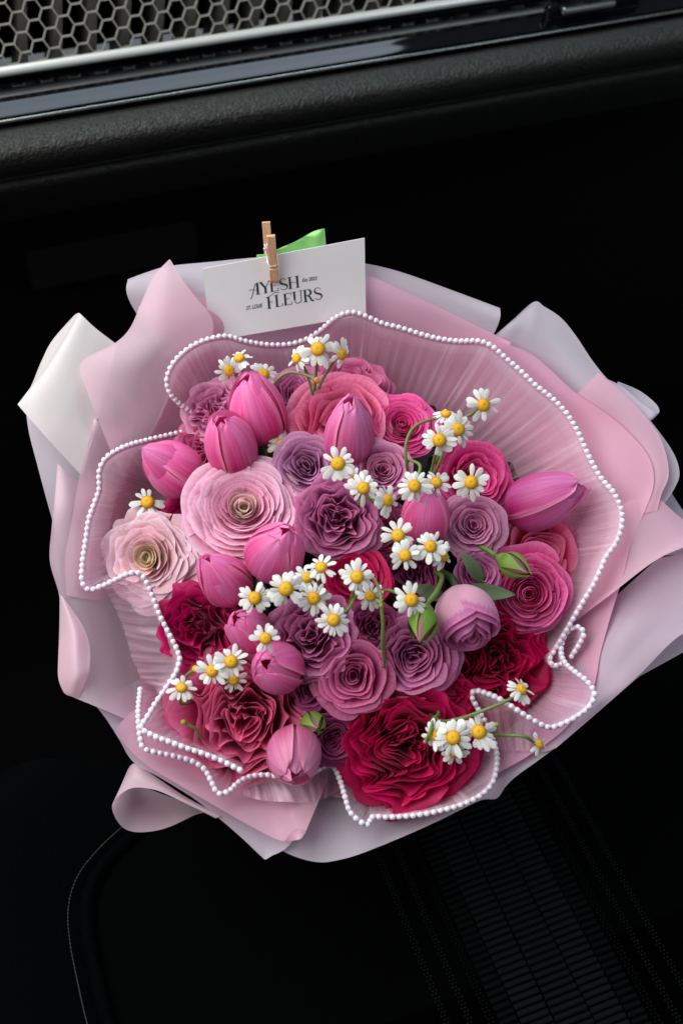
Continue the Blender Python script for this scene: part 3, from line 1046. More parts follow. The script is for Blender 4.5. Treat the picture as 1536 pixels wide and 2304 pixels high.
def sphere(r, nu=14, nv=9, sz=1.0):
    v = [(0, 0, r * sz)]
    for j in range(1, nv):
        a = PI * j / nv
        for i in range(nu):
            b = 2 * PI * i / nu
            v.append((r * math.sin(a) * math.cos(b), r * math.sin(a) * math.sin(b), r * sz * math.cos(a)))
    v.append((0, 0, -r * sz))
    f = [(0, 1 + i, 1 + (i + 1) % nu) for i in range(nu)]
    for j in range(nv - 2):
        for i in range(nu):
            a = 1 + j * nu + i
            b = 1 + j * nu + (i + 1) % nu
            f.append((a, a + nu, b + nu, b))
    e_ = len(v) - 1
    f += [(e_, e_ - nu + (i + 1) % nu, e_ - nu + i) for i in range(nu)]
    return v, f


pv_, pf_ = sphere(0.00152)
pearl_me = mesh('pearl', pv_, pf_)
pearl_me.materials.append(M['pearl'])
rest_v, rest_f = [], []
keep = set(range(len(pearl_pts)))
if len(pearl_pts) > 300:
    dist = [((Vector(p) - CAM).dot(FWD), i) for i, p in enumerate(pearl_pts)]
    dist.sort()
    keep = set(i for _, i in dist[:300])
for i, p in enumerate(pearl_pts):
    q = trim_inv @ (Vector(p) + BN * 0.0009)
    if i in keep:
        o = bpy.data.objects.new('pearl', pearl_me)
        col.objects.link(o)
        o.parent = trim
        o.location = q
        s = random.uniform(0.93, 1.06)
        o.scale = (s, s, s)
    else:
        n0 = len(rest_v)
        rest_v += [Vector(a) + q for a in pv_]
        rest_f += [tuple(n0 + k for k in f_) for f_ in pf_]
if rest_v:
    o = obj('pearls', mesh('pearls', rest_v, rest_f), M['pearl'], trim)
    o['kind'] = 'stuff'

# ------------------------------------------------------------------ flowers
def frame(x, y, h, tx, ty, spin=0.0):
    p = P(x, y, h)
    z = ((CAM - p).normalized() + RIGHT * tx + UP * ty).normalized()
    xx = (RIGHT - z * RIGHT.dot(z)).normalized()
    yy = z.cross(xx)
    m = Matrix((xx, yy, z)).transposed().to_4x4() @ Matrix.Rotation(spin, 4, 'Z')
    m.translation = p
    return m


def stem_part(root, mw, base_z, r=0.0022, mat=None, via=None, name='stem'):
    """stem from under the flower down to the tie, in the flower's own frame"""
    inv = mw.inverted()
    a = mw @ Vector((0, 0, base_z))
    ax = (mw.to_3x3() @ Vector((0, 0, 1))).normalized()
    tie = TIE + RIGHT * random.uniform(-0.012, 0.012) + BU * random.uniform(-0.012, 0.012)
    if via:
        pts = [a] + via + [tie]
    else:
        pts = [a, a - ax * 0.012, (a - ax * 0.03) * 0.6 + tie * 0.4, tie]
    path = smooth_path([tuple(q) for q in pts], 18 + (12 if via else 0))
    v, f = tube([inv @ Vector(q) for q in path], r, 7)
    return obj(name, mesh(name, v, f), mat or M['darkstem'], root)


def rose_petal(R, rb, zb, rr, zr, phi0, W, p=0.8, bulge=0.0, roll=0.0, ruf=0.0, nf=2.0, tip=0.22, swirl=0.0, nu=15, nt=9, notch=0.0, wave=None):
    u = np.linspace(-1, 1, nu)[None, :]
    t = np.linspace(0, 1, nt)[:, None]
    s = 0.40 + 0.60 * np.sin(np.minimum(t / 0.7, 1) * PI / 2)
    te = t * (1 - tip * np.abs(u) ** 3.2 - notch * np.exp(-(u / 0.16) ** 2))
    phi = phi0 + u * W * s + swirl * t
    r = rb + (rr - rb) * te ** p + bulge * R * np.sin(PI * te)
    z = zb + (zr - zb) * te ** 1.15
    k = np.clip((te - 0.62) / 0.38, 0, 1)
    r = r + roll * R * k ** 1.4
    z = z - roll * R * 0.85 * k ** 2.4
    ph, ph2 = rng.uniform(0, 6.28, 2)
    a = ruf * R * t ** 2.0
    w1 = np.sin(nf * u * PI + ph) + 0.18 * np.sin(2.1 * nf * u * PI + ph2)
    r = r + a * w1
    z = z + 0.45 * a * np.cos(nf * u * PI * 1.2 + ph2)
    phi = phi + 0.45 * a / np.maximum(r, 0.2 * R) * np.cos(nf * u * PI + ph)
    r = np.maximum(r, 0.012 * R)
    x, y = r * np.cos(phi), r * np.sin(phi)
    z = z + 0 * u
    if wave is not None:
        # one smooth fold field for the whole bloom, so that neighbouring petals meander side by side
        A_f, comps = wave
        wgt = A_f * R * t ** 1.3
        dx, dy, dz = 0 * x, 0 * x, 0 * x
        for (kx, ky, ax_, ay_, p0_) in comps:
            sn = np.sin((kx * x + ky * y) / R + p0_)
            dx, dy = dx + ax_ * sn, dy + ay_ * sn
            dz = dz + 0.5 * np.cos((kx * x + ky * y) / R + p0_)
        x, y, z = x + wgt * dx, y + wgt * dy, z + 0.35 * wgt * dz
    v = np.stack([x, y, z], -1).reshape(-1, 3)
    uv = np.stack([(u * 0.5 + 0.5) + 0 * t, t + 0 * u], -1).reshape(-1, 2)
    return v, grid_faces(nu, nt), uv


def add_petal(root, mat, *a, **k):
    v, f, uv = rose_petal(*a, **k)
    return obj('petal', mesh('petal', v, f, uv), mat, root)


PAL = {
    'mauve': ('#933a70', '#da94bc'), 'palemauve': ('#bd5e94', '#ebb2d0'), 'purple': ('#8c4878', '#ca97ba'), 'coral': ('#cf3f74', '#f093b4'),
    'hot': ('#c0266a', '#ec78ac'), 'dusty': ('#b83866', '#ea8cae'), 'magenta': ('#981640', '#cc4870'), 'crimson': ('#86103e', '#b83468'),
    'burgundy': ('#6e1f46', '#ae5c88'), 'palepink': ('#dd8fb2', '#f3c2d6'), 'cream': ('#ecc8c0', '#f6d6e2'), 'rosepink': ('#ae3f78', '#e08cb2'), 'pinkran': ('#cf3f80', '#f590c0'), 'red': ('#a01042', '#d23c6c')}


def garden_rose(x, y, r, tx, ty, pal, label, dh=0, K=7, ruf=0.09, opened=1.0, nf=1.0, spin=None, cup=1.0, group='roses in the bouquet', depth=1.0):
    mw = frame(x, y, dome(x, y) + dh / 1000, tx, ty, rng.uniform(0, 6.28) if spin is None else spin)
    R = r * px(mw.translation) * 1.16
    root = empty('garden_rose', None, label, 'rose', group, mw)
    mat = petal_mat(*PAL[pal], mid=0.58, vein=0.35)
    off = rng.uniform(0, 6)
    folded = ruf > 0.08
    lam = (0.46 if r > 100 else 0.5) if folded else 0.8
    comps = []
    for _ in range(5):
        d_, e_ = rng.uniform(0, 6.28, 2)
        kk_ = 2 * PI / (lam * rng.uniform(0.8, 1.3))
        # mostly sideways to the wave, so folds shear instead of colliding
        comps.append((kk_ * math.cos(d_), kk_ * math.sin(d_), math.cos(d_ + 1.2), math.sin(d_ + 1.2), e_))
    K += 2
    NO = 3 if K >= 8 else 2
    Ki = K - NO
    for k in range(K):
        outer = k >= Ki
        if not outer:
            qi = (k + 0.5) / Ki
            n = 3 if k < 2 else 4
            rr = R * (0.05 + (0.66 if folded else 0.54) * qi)
            zr = R * ((0.04 + 0.15 * (1 - qi * qi)) if folded else (0.03 + 0.09 * qi - 0.10 * cup * (1 - qi) ** 2))
            lean, high, roll = R * (0.05 + 0.14 * qi), R * 0.42, 0.025 + 0.03 * qi
            amp = ruf * (0.42 if folded else 0.7)
        else:
            o_ = (k - Ki + 1) / NO
            n = 5
            rr = R * ((0.72 if folded else 0.62) + (0.24 if folded else 0.34) * o_)
            zr = R * (0.12 - 0.30 * o_ ** 1.6 * opened - (0.04 if folded else 0))
            lean, high, roll = R * (0.30 + 0.18 * o_), R * (0.44 - 0.12 * o_), 0.05 + 0.10 * o_ * opened
            amp = ruf * 0.22
        off += 2.4
        for i in range(n):
            j = rng.normal(0, 1, 6)
            z1 = zr + R * 0.03 * j[1]
            add_petal(root, mat, R, max(0.025 * R, rr - lean), z1 - high, rr * (1 + 0.05 * j[0]), z1, off + 2 * PI * i / n + 0.2 * j[2],
                      (1.36 + 0.12 * j[3]) * PI / n, p=0.9, bulge=0.06 if outer else 0.03, roll=roll, ruf=0.016 + (0.30 * ruf if folded else 0.18 * ruf),
                      nf=(1.7 if folded else 1.1) * (0.75 + 0.5 * rng.random()), tip=0.22, notch=0.03 if outer else 0, nu=37 if folded else 25, nt=11,
                      wave=(amp, comps))
    # base that carries the petals
    v, f = sphere(R * 0.40, 12, 7, 0.6)
    obj('heart', mesh('heart', [Vector(a) + Vector((0, 0, -R * 0.74)) for a in v], f, [(0.5, 0.05)] * len(v)), mat, root)
    stem_part(root, mw, -R * 1.0)
    return root


def ranunculus(x, y, r, tx, ty, pal, label, dh=0, K=11, center=None, group='ranunculus blooms', ball=0.0, spin=None, fluff=0.0):
    mw = frame(x, y, dome(x, y) + dh / 1000, tx, ty, rng.uniform(0, 6.28) if spin is None else spin)
    R = r * px(mw.translation) * 1.03
    root = empty('ranunculus', None, label, 'ranunculus', group, mw)
    mat = petal_mat(*PAL[pal], mid=0.6, vein=0.30, veinscale=22, transl=0.34)
    cm = petal_mat(*(center or PAL[pal]), mid=0.6, vein=0.3, veinscale=22)
    off = 0
    K = int(K * 1.45)
    for k in range(K):
        q = (k + 0.5) / K
        n = 3 if q < 0.25 else (4 if q < 0.5 else 5)
        off += 2.15
        rr = R * (0.05 + 0.95 * q ** 0.95)
        zr = R * (0.12 + ball * (1 - q ** 2) * 0.4 - 0.07 * math.exp(-(q / 0.2) ** 2) - 0.34 * q ** 2.2 * (1 - ball * 0.3))
        lean = R * (0.05 + 0.36 * q ** 1.2)
        high = R * (0.26 - 0.12 * q + ball * 0.15)
        for i in range(n):
            j = rng.normal(0, 1, 6)
            z1 = zr + R * (0.034 + fluff * 0.8 * q) * j[1]
            add_petal(root, cm if q < 0.24 else mat, R, max(0.02 * R, rr - lean), z1 - high, rr * (1 + 0.06 * j[0]), z1, off + 2 * PI * i / n + 0.3 * j[2],
                      (1.5 + 0.15 * j[3]) * PI / n, p=0.95, bulge=0.03 + ball * 0.05, roll=0.01 + 0.04 * q * (1 - ball), ruf=0.010 + (0.030 + fluff) * q ** 2, nf=1.6, tip=0.20, notch=0.02, nu=19, nt=9)
    v, f = sphere(R * 0.06, 12, 8, 1.1)
    obj('centre', mesh('centre', [Vector(a) + Vector((0, 0, -R * 0.10)) for a in v], f), M['sepal'], root)
    v, f = sphere(R * 0.5, 12, 7, 0.6)
    obj('calyx', mesh('calyx', [Vector(a) + Vector((0, 0, -R * 0.62)) for a in v], f), M['darkstem'], root)
    stem_part(root, mw, -R * 0.8)
    return root


def tulip(x, y, w, l, tx, ty, label, dh=0, pal=('#e04f88', '#f58cbe'), stripe='#e29fcf', tipopen=0.33, spin=None, group='pink tulips'):
    mw = frame(x, y, dome(x, y) + dh / 1000, tx * 1.6, ty * 1.6, rng.uniform(0, 6.28) if spin is None else spin)
    s = px(mw.translation)
    Rm, Ln = w * s / 2, l * s * 1.10
    root = empty('tulip', None, label, 'tulip', group, mw)
    mat = petal_mat(*pal, mid=0.5, vein=0.30, veinscale=26, stripe=stripe, transl=0.30, rough=0.42)
    nu, nt = 17, 19
    u = np.linspace(-1, 1, nu)[None, :]
    t = np.linspace(0.0, 1, nt)[:, None]
    for lay, n0 in ((0, 0.0), (1, PI / 3)):
        for i in range(3):
            j = rng.normal(0, 1, 5)
            sc_ = 1.05 if lay == 0 else 0.94
            top = 1.0 + 0.04 * j[0] + (0.0 if lay else -0.03)
            lo = np.sqrt(np.clip(1 - (1 - t / 0.38) ** 2, 0, 1)) * 0.97 + 0.03
            kk = np.clip((t - 0.38) / 0.62, 0, 1)
            hi = 1 - kk ** 2.4 * (1 - (tipopen if lay == 0 else tipopen * 0.45) - 0.04 * j[1])
            r = Rm * sc_ * np.where(t < 0.38, lo, hi)
            w_ = (1.12 if lay == 0 else 1.22) * Rm * np.sin(PI * np.clip(t, 0, 1) ** 0.78) ** 0.48
            phi = n0 + 2 * PI * i / 3 + 0.1 * j[2] + u * np.minimum(w_ / np.maximum(r, 0.08 * Rm), 1.15)
            rr = r + Rm * (0.05 * np.abs(u) ** 6 * (1 - lay) - 0.022 * np.exp(-(u / 0.07) ** 2) + 0.02 * np.sin(3 * u + j[3] * 3) * t ** 2)
            zz = Ln * (t * top - 0.5) - Ln * 0.05 * np.abs(u) ** 2 * np.clip(t - 0.6, 0, 1) + Ln * 0.012 * np.sin(9 * u + j[4] * 5) * t ** 6
            v = np.stack([rr * np.cos(phi), rr * np.sin(phi), zz + 0 * u], -1).reshape(-1, 3)
            uv = np.stack([(u * 0.5 + 0.5) + 0 * t, t + 0 * u], -1).reshape(-1, 2)
            obj('petal', mesh('petal', v, grid_faces(nu, nt), uv), mat, root)
    stem_part(root, mw, -Ln * 0.48, 0.0028, M['stem'])
    return root


def rose_bud(x, y, w, l, tx, ty, label, dh=0, petals=None, stem_via=None, tipsize=0.35, group=None):
    """closed green bud: swollen hip, sepals closing to a point"""
    mw = frame(x, y, dome(x, y) + dh / 1000, tx, ty, rng.uniform(0, 6.28))
    s = px(mw.translation)
    R, Ln = w * s / 2, l * s
    root = empty('rose_bud', None, label, 'rose bud', group, mw)
    nu, nt = 9, 14
    t = np.linspace(0, 1, nt)[:, None]
    u = np.linspace(-1, 1, nu)[None, :]
    prof = lambda t: R * np.where(t < 0.35, np.sqrt(np.clip(1 - (1 - t / 0.35) ** 2, 0, 1)), np.clip(1 - (np.clip(t - 0.35, 0, 1) / 0.65) ** 1.5, 0.0, 1))
    # inner bud
    v, ng = [], 14
    for j in range(nt):
        for i in range(ng):
            a = 2 * PI * i / ng
            rr = float(prof(np.array([[j / (nt - 1)]]))[0, 0]) * 0.93
            v.append((rr * math.cos(a), rr * math.sin(a), Ln * (j / (nt - 1) * 0.93 - 0.5)))
    bud = obj('bud', mesh('bud', v, grid_faces(ng, nt, True), [(i / ng, j / (nt - 1)) for j in range(nt) for i in range(ng)]), petal_mat('#8a9a50', '#c07f97') if petals is None else petals, root)
    for i in range(5):
        jit = rng.normal(0, 1, 3)
        env = np.clip(1 - t ** 2.2, 0.03, 1) * 0.80
        phi = 2 * PI * i / 5 + u * env * 0.80 + 0.1 * jit[0]
        rr = prof(np.minimum(t, 0.985)) * (1.03 + 0.03 * np.abs(u)) + R * 0.03
        zz = Ln * (t * (1.06 + 0.05 * jit[1]) - 0.5)
        vv = np.stack([rr * np.cos(phi), rr * np.sin(phi), zz + 0 * u], -1).reshape(-1, 3)
        obj('sepal', mesh('sepal', vv, grid_faces(nu, nt), np.stack([(u * .5 + .5) + 0 * t, t + 0 * u], -1).reshape(-1, 2)), M['sepal'], bud)
    # hip
    v = []
    hp = [(-0.50, 0.62), (-0.56, 0.60), (-0.66, 0.50), (-0.76, 0.30), (-0.84, 0.17), (-0.92, 0.12)]
    for z, rr in hp:
        for i in range(12):
            a = 2 * PI * i / 12
            v.append((R * rr * math.cos(a), R * rr * math.sin(a), Ln * z * 0.95 + Ln * 0.03))
    obj('hip', mesh('hip', v, grid_faces(12, len(hp), True)), M['stem'], root)
    stem_part(root, mw, -Ln * 0.80, 0.0013, M['stem'], stem_via)
    return root


# ---- shared chamomile pieces (unit head radius)
def cham_petal(seed):
    g = np.random.default_rng(seed)
    nu, nt = 5, 7
    u = np.linspace(-1, 1, nu)[None, :]
    t = np.linspace(0, 1, nt)[:, None]
    w = 0.170 * (0.50 + 0.45 * np.sin(np.minimum(t * 1.5, 1) * PI / 2)) * np.sqrt(np.clip(1 - np.clip((t - 0.72) / 0.30, 0, 1) ** 2.2, 0, 1)) * g.uniform(0.72, 1.15)
    x = 0.34 + 0.66 * t * g.uniform(0.84, 1.06) - 0.02 * np.abs(u) ** 2
    y = u * w
    z = 0.02 + g.uniform(-0.10, 0.04) * t - g.uniform(0.05, 0.26) * t ** 2 + 0.012 * (1 - u ** 2) - 0.012 * np.cos(u * 2.2 * PI) * np.sin(PI * t)
    v = np.stack([x + 0 * u, y + 0 * t, z], -1).reshape(-1, 3)
    uv = np.stack([(u * .5 + .5) + 0 * t, t + 0 * u], -1).reshape(-1, 2)
    me = mesh('chamomile_petal', v, grid_faces(nu, nt), uv)
    me.materials.append(M['white_petal'])
    return me


CP = [cham_petal(k) for k in range(14)]


def cham_disk():
    v, f, uv = [], [], []
    # dome with small florets in a spiral
    sv, sf = sphere(1, 20, 12)
    for q in sv:
        v.append((q[0] * 0.37, q[1] * 0.37, q[2] * 0.21 + 0.02 - 0.05 * math.exp(-((q[0] ** 2 + q[1] ** 2) / 0.03))))
        uv.append((min(1, math.hypot(q[0], q[1])), 0))
    f += sf
    for k in range(130):
        rr = math.sqrt((k + 0.5) / 130)
        a = k * 2.39996
        x, y = rr * 0.375 * math.cos(a), rr * 0.375 * math.sin(a)
        z = 0.21 * math.sqrt(max(0.0, 1 - rr * rr * 0.97)) + 0.02 - 0.05 * math.exp(-rr * rr / 0.03)
        n0 = len(v)
        s = 0.021
        nrm = Vector((x, y, 0.16)).normalized()
        aa = nrm.orthogonal().normalized()
        bb = nrm.cross(aa)
        c = Vector((x, y, z))
        for m in range(5):
            g = 2 * PI * m / 5
            v.append(tuple(c + aa * s * math.cos(g) + bb * s * math.sin(g) - nrm * 0.006))
            uv.append((rr, 0))
        v.append(tuple(c + nrm * 0.024))
        uv.append((rr, 0))
        f += [(n0 + m, n0 + (m + 1) % 5, n0 + 5) for m in range(5)]
    me = mesh('chamomile_disk', v, f, uv)
    me.materials.append(M['disk'])
    return me


CD = cham_disk()
cv_, cf_ = [], []
for z, rr in ((0.0, 0.37), (-0.09, 0.33), (-0.17, 0.20), (-0.22, 0.07)):
    for i in range(12):
        a = 2 * PI * i / 12
        cv_.append((rr * math.cos(a), rr * math.sin(a), z))
bv_, bf_ = sphere(0.42, 14, 9, 1.1)
BUD = mesh('chamomile_bud', bv_, bf_, [(0.1, 0.5 + q[2]) for q in bv_])
BUD.materials.append(petal_mat('#6f8a3c', '#b9b95a', vein=0.8, veinscale=40))
CC = mesh('chamomile_calyx', cv_, grid_faces(12, 4, True))
CC.materials.append(M['stem'])


def chamomile(x, y, r, tx, ty, label, dh=14, n=14, via=None, missing=(), group='chamomile flowers', droop=0.0, name='chamomile'):
    mw = frame(x, y, dome(x, y) + dh / 1000, tx, ty, rng.uniform(0, 6.28))
    R = r * px(mw.translation)
    root = empty(name, None, label, 'chamomile', group, mw)
    S = Matrix.Scale(R, 4)
    if n == 0 and r < 20:
        obj('bud', BUD, None, root, S)
    else:
        obj('disk', CD, None, root, S)
    obj('calyx', CC, None, root, S)
    n = n + 1 if n else 0
    for i in range(n):
        if i in missing:
            continue
        if random.random() < 0.05:
            continue
        a = 2 * PI * (i + random.uniform(-0.28, 0.28)) / n
        m = Matrix.Rotation(a, 4, 'Z') @ Matrix.Rotation(random.uniform(-0.14, 0.22) + droop + (0.5 if random.random() < 0.08 else 0), 4, 'Y') @ Matrix.Rotation(random.uniform(-0.45, 0.45), 4, 'X') @ Matrix.Scale(R * random.uniform(0.82, 1.08), 4)
        obj('petal', CP[random.randrange(len(CP))], None, root, m)
    if via:
        via = [P(a, b, dome(a, b) + c / 1000) for a, b, c in via]
    stem_part(root, mw, -R * 0.2, 0.00085, M['stem'], via)
    return root


# ------------------------------------------------------------------ the blooms in their places
garden_rose(478, 918, 62, -0.25, 0.35, 'palemauve', 'pale mauve ruffled rose behind the tulle, left of the tallest tulip', -6, 7, 0.11)
garden_rose(452, 1010, 62, -0.3, 0.2, 'rosepink', 'mauve pink rose tucked between the two upper left tulips', -16, 6, 0.09)
garden_rose(668, 880, 62, -0.1, 0.6, 'mauve', 'dusky mauve rose at the back beneath the chamomile stems', -14, 6, 0.07)
garden_rose(785, 868, 85, 0.05, 0.75, 'rosepink', 'muted pink rose half hidden at the back under the tulle', -14, 7, 0.09)
garden_rose(765, 945, 108, -0.05, 0.45, 'coral', 'large coral pink rose behind the single upright tulip', -2, 7, 0.07, nf=1.6)
ranunculus(905, 952, 82, 0.15, 0.55, 'hot', 'hot pink ranunculus beside the coral rose at the back', -2, 9)
garden_rose(1072, 1070, 84, 0.40, 0.40, 'hot', 'bright rose pink bloom behind a lone chamomile on the right', -2, 7, 0.06)
garden_rose(688, 1045, 66, -0.05, 0.25, 'purple', 'lilac purple rose above the pale ranunculus', 0, 6, 0.05)
garden_rose(862, 1055, 60, 0.05, 0.2, 'palemauve', 'small lilac pink rose right of the upright tulip', 4, 7, 0.04)
garden_rose(758, 1165, 86, 0.0, 0.05, 'mauve', 'open mauve rose with deep cup beside the pale ranunculus', 2, 7, 0.09, 0.8, cup=1.4)
garden_rose(1066, 1182, 62, 0.1, 0.1, 'palemauve', 'pale mauve rose right of the tulip in the middle', 4, 7, 0.04)
garden_rose(1222, 1245, 88, 0.5, 0.15, 'coral', 'coral pink bloom behind the deep pink ranunculus', -4, 6, 0.05)
garden_rose(1080, 1290, 48, 0.35, 0.25, 'mauve', 'small half open mauve rose between ranunculus and bud', 2, 5, 0.03, 0.6)
garden_rose(870, 1200, 62, 0.0, 0.1, 'rosepink', 'dim mauve pink rose under the middle chamomile cluster', -16, 6, 0.06)
garden_rose(930, 1290, 62, 0.1, 0.1, 'burgundy', 'dark plum rose in the shade between chamomile stems', -16, 6, 0.08)
ranunculus(792, 1300, 84, -0.05, 0.1, 'red', 'rose red ranunculus partly covered by chamomile in the middle', -8, 8)
garden_rose(838, 1412, 50, 0.0, 0.0, 'burgundy', 'small plum rose beside the thin chamomile stalk', -2, 6, 0.09)
garden_rose(700, 1428, 88, -0.15, 0.15, 'mauve', 'wide mauve rose with dark folded heart below chamomile row', -2, 7, 0.10, 0.9)
garden_rose(795, 1522, 78, -0.05, -0.05, 'rosepink', 'pink mauve spiral rose left of the bud topped mauve rose', 2, 7, 0.035)
garden_rose(930, 1478, 90, 0.02, -0.12, 'mauve', 'mauve rose with the hanging green bud over its heart', 2, 7, 0.05, 1.1)
garden_rose(440, 1412, 82, -0.25, -0.05, 'crimson', 'crimson wavy rose beside the tulle fold on the left', -2, 6, 0.13, nf=1.0)
garden_rose(430, 1180, 74, -0.3, 0.1, 'crimson', 'crimson rose in the gap between the two pale ranunculus', -16, 6, 0.08)
garden_rose(470, 1240, 60, -0.2, 0.0, 'crimson', 'shaded crimson rose below the large pale ranunculus', -22, 5, 0.08)
garden_rose(548, 1618, 150, -0.12, -0.18, 'dusty', 'large dusty rose with folded pink heart at lower left', -2, 10, 0.105, 1.1)
garden_rose(698, 1552, 40, 0.0, -0.1, 'burgundy', 'tiny plum rose right of a closed tulip', -4, 5, 0.07, 0.8)
garden_rose(752, 1665, 50, 0.1, -0.2, 'burgundy', 'small dark mauve rose between lowest tulip and magenta rose', -2, 6, 0.06, 0.9)
garden_rose(915, 1682, 139, 0.05, -0.14, 'magenta', 'huge ruffled magenta rose at the bottom of the bouquet', 9, 13, 0.115, 0.9)
garden_rose(1118, 1490, 122, 0.3, -0.1, 'red', 'deep red ruffled rose at the lower right edge', -4, 11, 0.11, 0.9)
garden_rose(998, 1590, 66, 0.1, -0.2, 'red', 'small red rose wedged between the two big ruffled roses', -2, 5, 0.10, 0.8)
garden_rose(610, 1180, 70, 0, 0, 'crimson', 'hidden crimson rose under the pale ranunculus rim', -28, 4, 0.06)

ranunculus(548, 1140, 137, -0.06, 0.42, 'palepink', 'large pale pink ranunculus with many thin layered petals', 6, 13, center=('#dfbcb8', '#f3d8d8'))
ranunculus(328, 1254, 112, -0.42, 0.02, 'cream', 'blush ranunculus with creamy green centre by the tulle fold', -6, 10, fluff=0.06, center=('#cfc09c', '#f1dccc'))
ranunculus(1188, 1335, 98, 0.12, -0.02, 'pinkran', 'deep pink tightly layered ranunculus beside a green bud', 4, 12, ball=0.5)

tulip(578, 920, 122, 160, -0.28, 0.95, 'tallest pink tulip standing at the back left', 8, spin=0.5)
tulip(517, 1000, 112, 140, -0.25, 0.75, 'pink tulip just in front of the tallest one', 12, spin=1.4)
tulip(385, 1052, 118, 136, -0.85, 0.55, 'pink tulip leaning out beside the pearl edge at upper left', 8, spin=0.2)
tulip(785, 972, 108, 150, 0.05, 1.1, 'upright mauve pink tulip in front of the coral rose', 12, pal=('#d85f8c', '#e58fbc'), stripe='#d79ccb', spin=1.05)
tulip(958, 1155, 106, 128, 0.1, 0.8, 'pink tulip in the middle beneath chamomile heads', 10, spin=0.3)
tulip(1222, 1126, 122, 172, 1.25, 0.42, 'mauve pink tulip lying sideways out to the right', 8, pal=('#cb4f88', '#e387b8'), stripe='#d390c6', spin=0.8)
tulip(622, 1240, 128, 136, 0.28, 0.55, 'pink tulip with open tip just below the pale ranunculus', 12, spin=0.0, tipopen=0.32)
tulip(503, 1300, 108, 132, -0.45, 0.55, 'pink tulip beside the blush ranunculus', 8, spin=0.9)
tulip(558, 1416, 96, 112, -0.35, 0.35, 'small pink tulip under the left pair of chamomile', 4, spin=2.0)
tulip(622, 1502, 114, 116, -0.28, 0.10, 'closed pink tulip facing outward above the dusty rose', 6, spin=0.6, tipopen=0.36)
tulip(662, 1702, 118, 128, 0.02, -0.45, 'lowest pink tulip drooping over the front paper', 14, spin=0.3, tipopen=0.36, pal=('#d0658f', '#e89fbd'))

# mauve rosebud, half open, with leaves
rb = frame(1050, 1395, dome(1050, 1395) + 0.014, 0.45, -1.25, 0.4)
R_ = 70 * px(rb.translation)
root = empty('garden_rose', None, 'pink and mauve half open rosebud with grey green leaves', 'rose', 'roses in the bouquet', rb)
pm = petal_mat('#f3d2dc', '#cf8ab4', mid=0.8, vein=0.3)
for k, (rr, zr, n) in enumerate(((0.16, 0.95, 3), (0.34, 1.0, 3), (0.52, 0.98, 3), (0.70, 0.92, 3), (0.84, 0.80, 3))):
    for i in range(n):
        add_petal(root, pm, R_, R_ * 0.12, -R_ * 1.25, R_ * rr, R_ * (zr - 0.15), k * 2.1 + i * 2 * PI / 3, 1.42, p=0.55, bulge=0.42 * (0.4 + 0.6 * rr), roll=0.02 + 0.10 * (k > 2), ruf=0.02, nf=1.2, tip=0.25, nu=17, nt=12)


def leaf_mesh(l, w):
    nu, nt = 7, 12
    u = np.linspace(-1, 1, nu)[None, :]
    t = np.linspace(0, 1, nt)[:, None]
    ww = w * np.sin(PI * np.clip(t * 0.98 + 0.01, 0, 1) ** 0.8) ** 0.9
    v = np.stack([u * ww, l * t + 0 * u, 0.25 * ww * np.abs(u) - 0.12 * l * t ** 2 + 0 * u], -1).reshape(-1, 3)
    return mesh('leaf', v, grid_faces(nu, nt), np.stack([u * .5 + .5 + 0 * t, t + 0 * u], -1).reshape(-1, 2))


M['greyleaf'] = petal_mat('#56664a', '#6f7d62', vein=0.5, veinscale=14, transl=0.1)
inv = rb.inverted()
for (x0, y0, x1, y1, w_) in ((1030, 1330, 1165, 1335, 20), (1085, 1310, 1040, 1240, 16), (1000, 1345, 925, 1318, 17)):
    a = P(x0, y0, dome(x0, y0) + 0.002)
    b = P(x1, y1, dome(x1, y1) + 0.010)
    d = (b - a)
    yv = d.normalized()
    zv = (BN - yv * BN.dot(yv)).normalized()
    xv = yv.cross(zv)
    mm = Matrix((xv, yv, zv)).transposed().to_4x4()
    mm.translation = a
    obj('leaf', leaf_mesh(d.length, w_ * px(a)), M['greyleaf'], root, inv @ mm)
stem_part(root, rb, -R_ * 0.95)

# green buds
rose_bud(950, 1412, 66, 96, -0.22, -1.0, 'green rose bud hanging tip down from a bent stem', 26, stem_via=[P(981, 1332, 0.047), P(993, 1295, 0.034)])
rose_bud(1160, 1275, 56, 84, 0.9, -0.5, 'green rose bud pointing sideways over the deep pink ranunculus', 26)
rose_bud(706, 1632, 54, 66, 0.25, -0.25, 'round green bud beside the lowest tulip', 4)

# chamomile: x, y, radius, tilt right, tilt up, label, extra
G2 = 'chamomile flowers'
chamomile(715, 785, 45, 0.0, 0.18, 'open chamomile highest at the back in front of the pearl edge', 34, 13, via=[(712, 830, 14), (708, 880, 0)])
chamomile(668, 806, 34, -0.95, 0.25, 'sideways chamomile left of the highest open one', 28, 12, via=[(690, 840, 14), (703, 890, 0)])
chamomile(768, 797, 36, 1.15, -0.1, 'sideways chamomile right of the highest open one', 28, 13, via=[(740, 830, 14), (716, 880, 0)])
chamomile(712, 855, 20, 1.2, 0.2, 'spent chamomile head without petals on an arching stalk', 22, 0, via=[(695, 846, 20), (650, 838, 18), (618, 862, 10), (605, 920, -6)])
chamomile(514, 834, 36, 0.65, 0.1, 'tilted chamomile beside the tip of the tallest tulip', 30, 13, via=[(540, 850, 10), (560, 880, -4)])
chamomile(538, 806, 34, -0.2, 0.95, 'chamomile seen edge on behind the tilted one at the back left', 28, 13, droop=0.1)
chamomile(592, 842, 36, 0.1, 0.5, 'faded chamomile half hidden behind the tallest tulip', 6, 13)
chamomile(1087, 911, 42, 0.35, 0.12, 'chamomile reaching farthest out against the right tulle', 44, 12, via=[(1060, 932, 26), (1030, 950, 16), (985, 1030, -4)], missing=(0, 4))
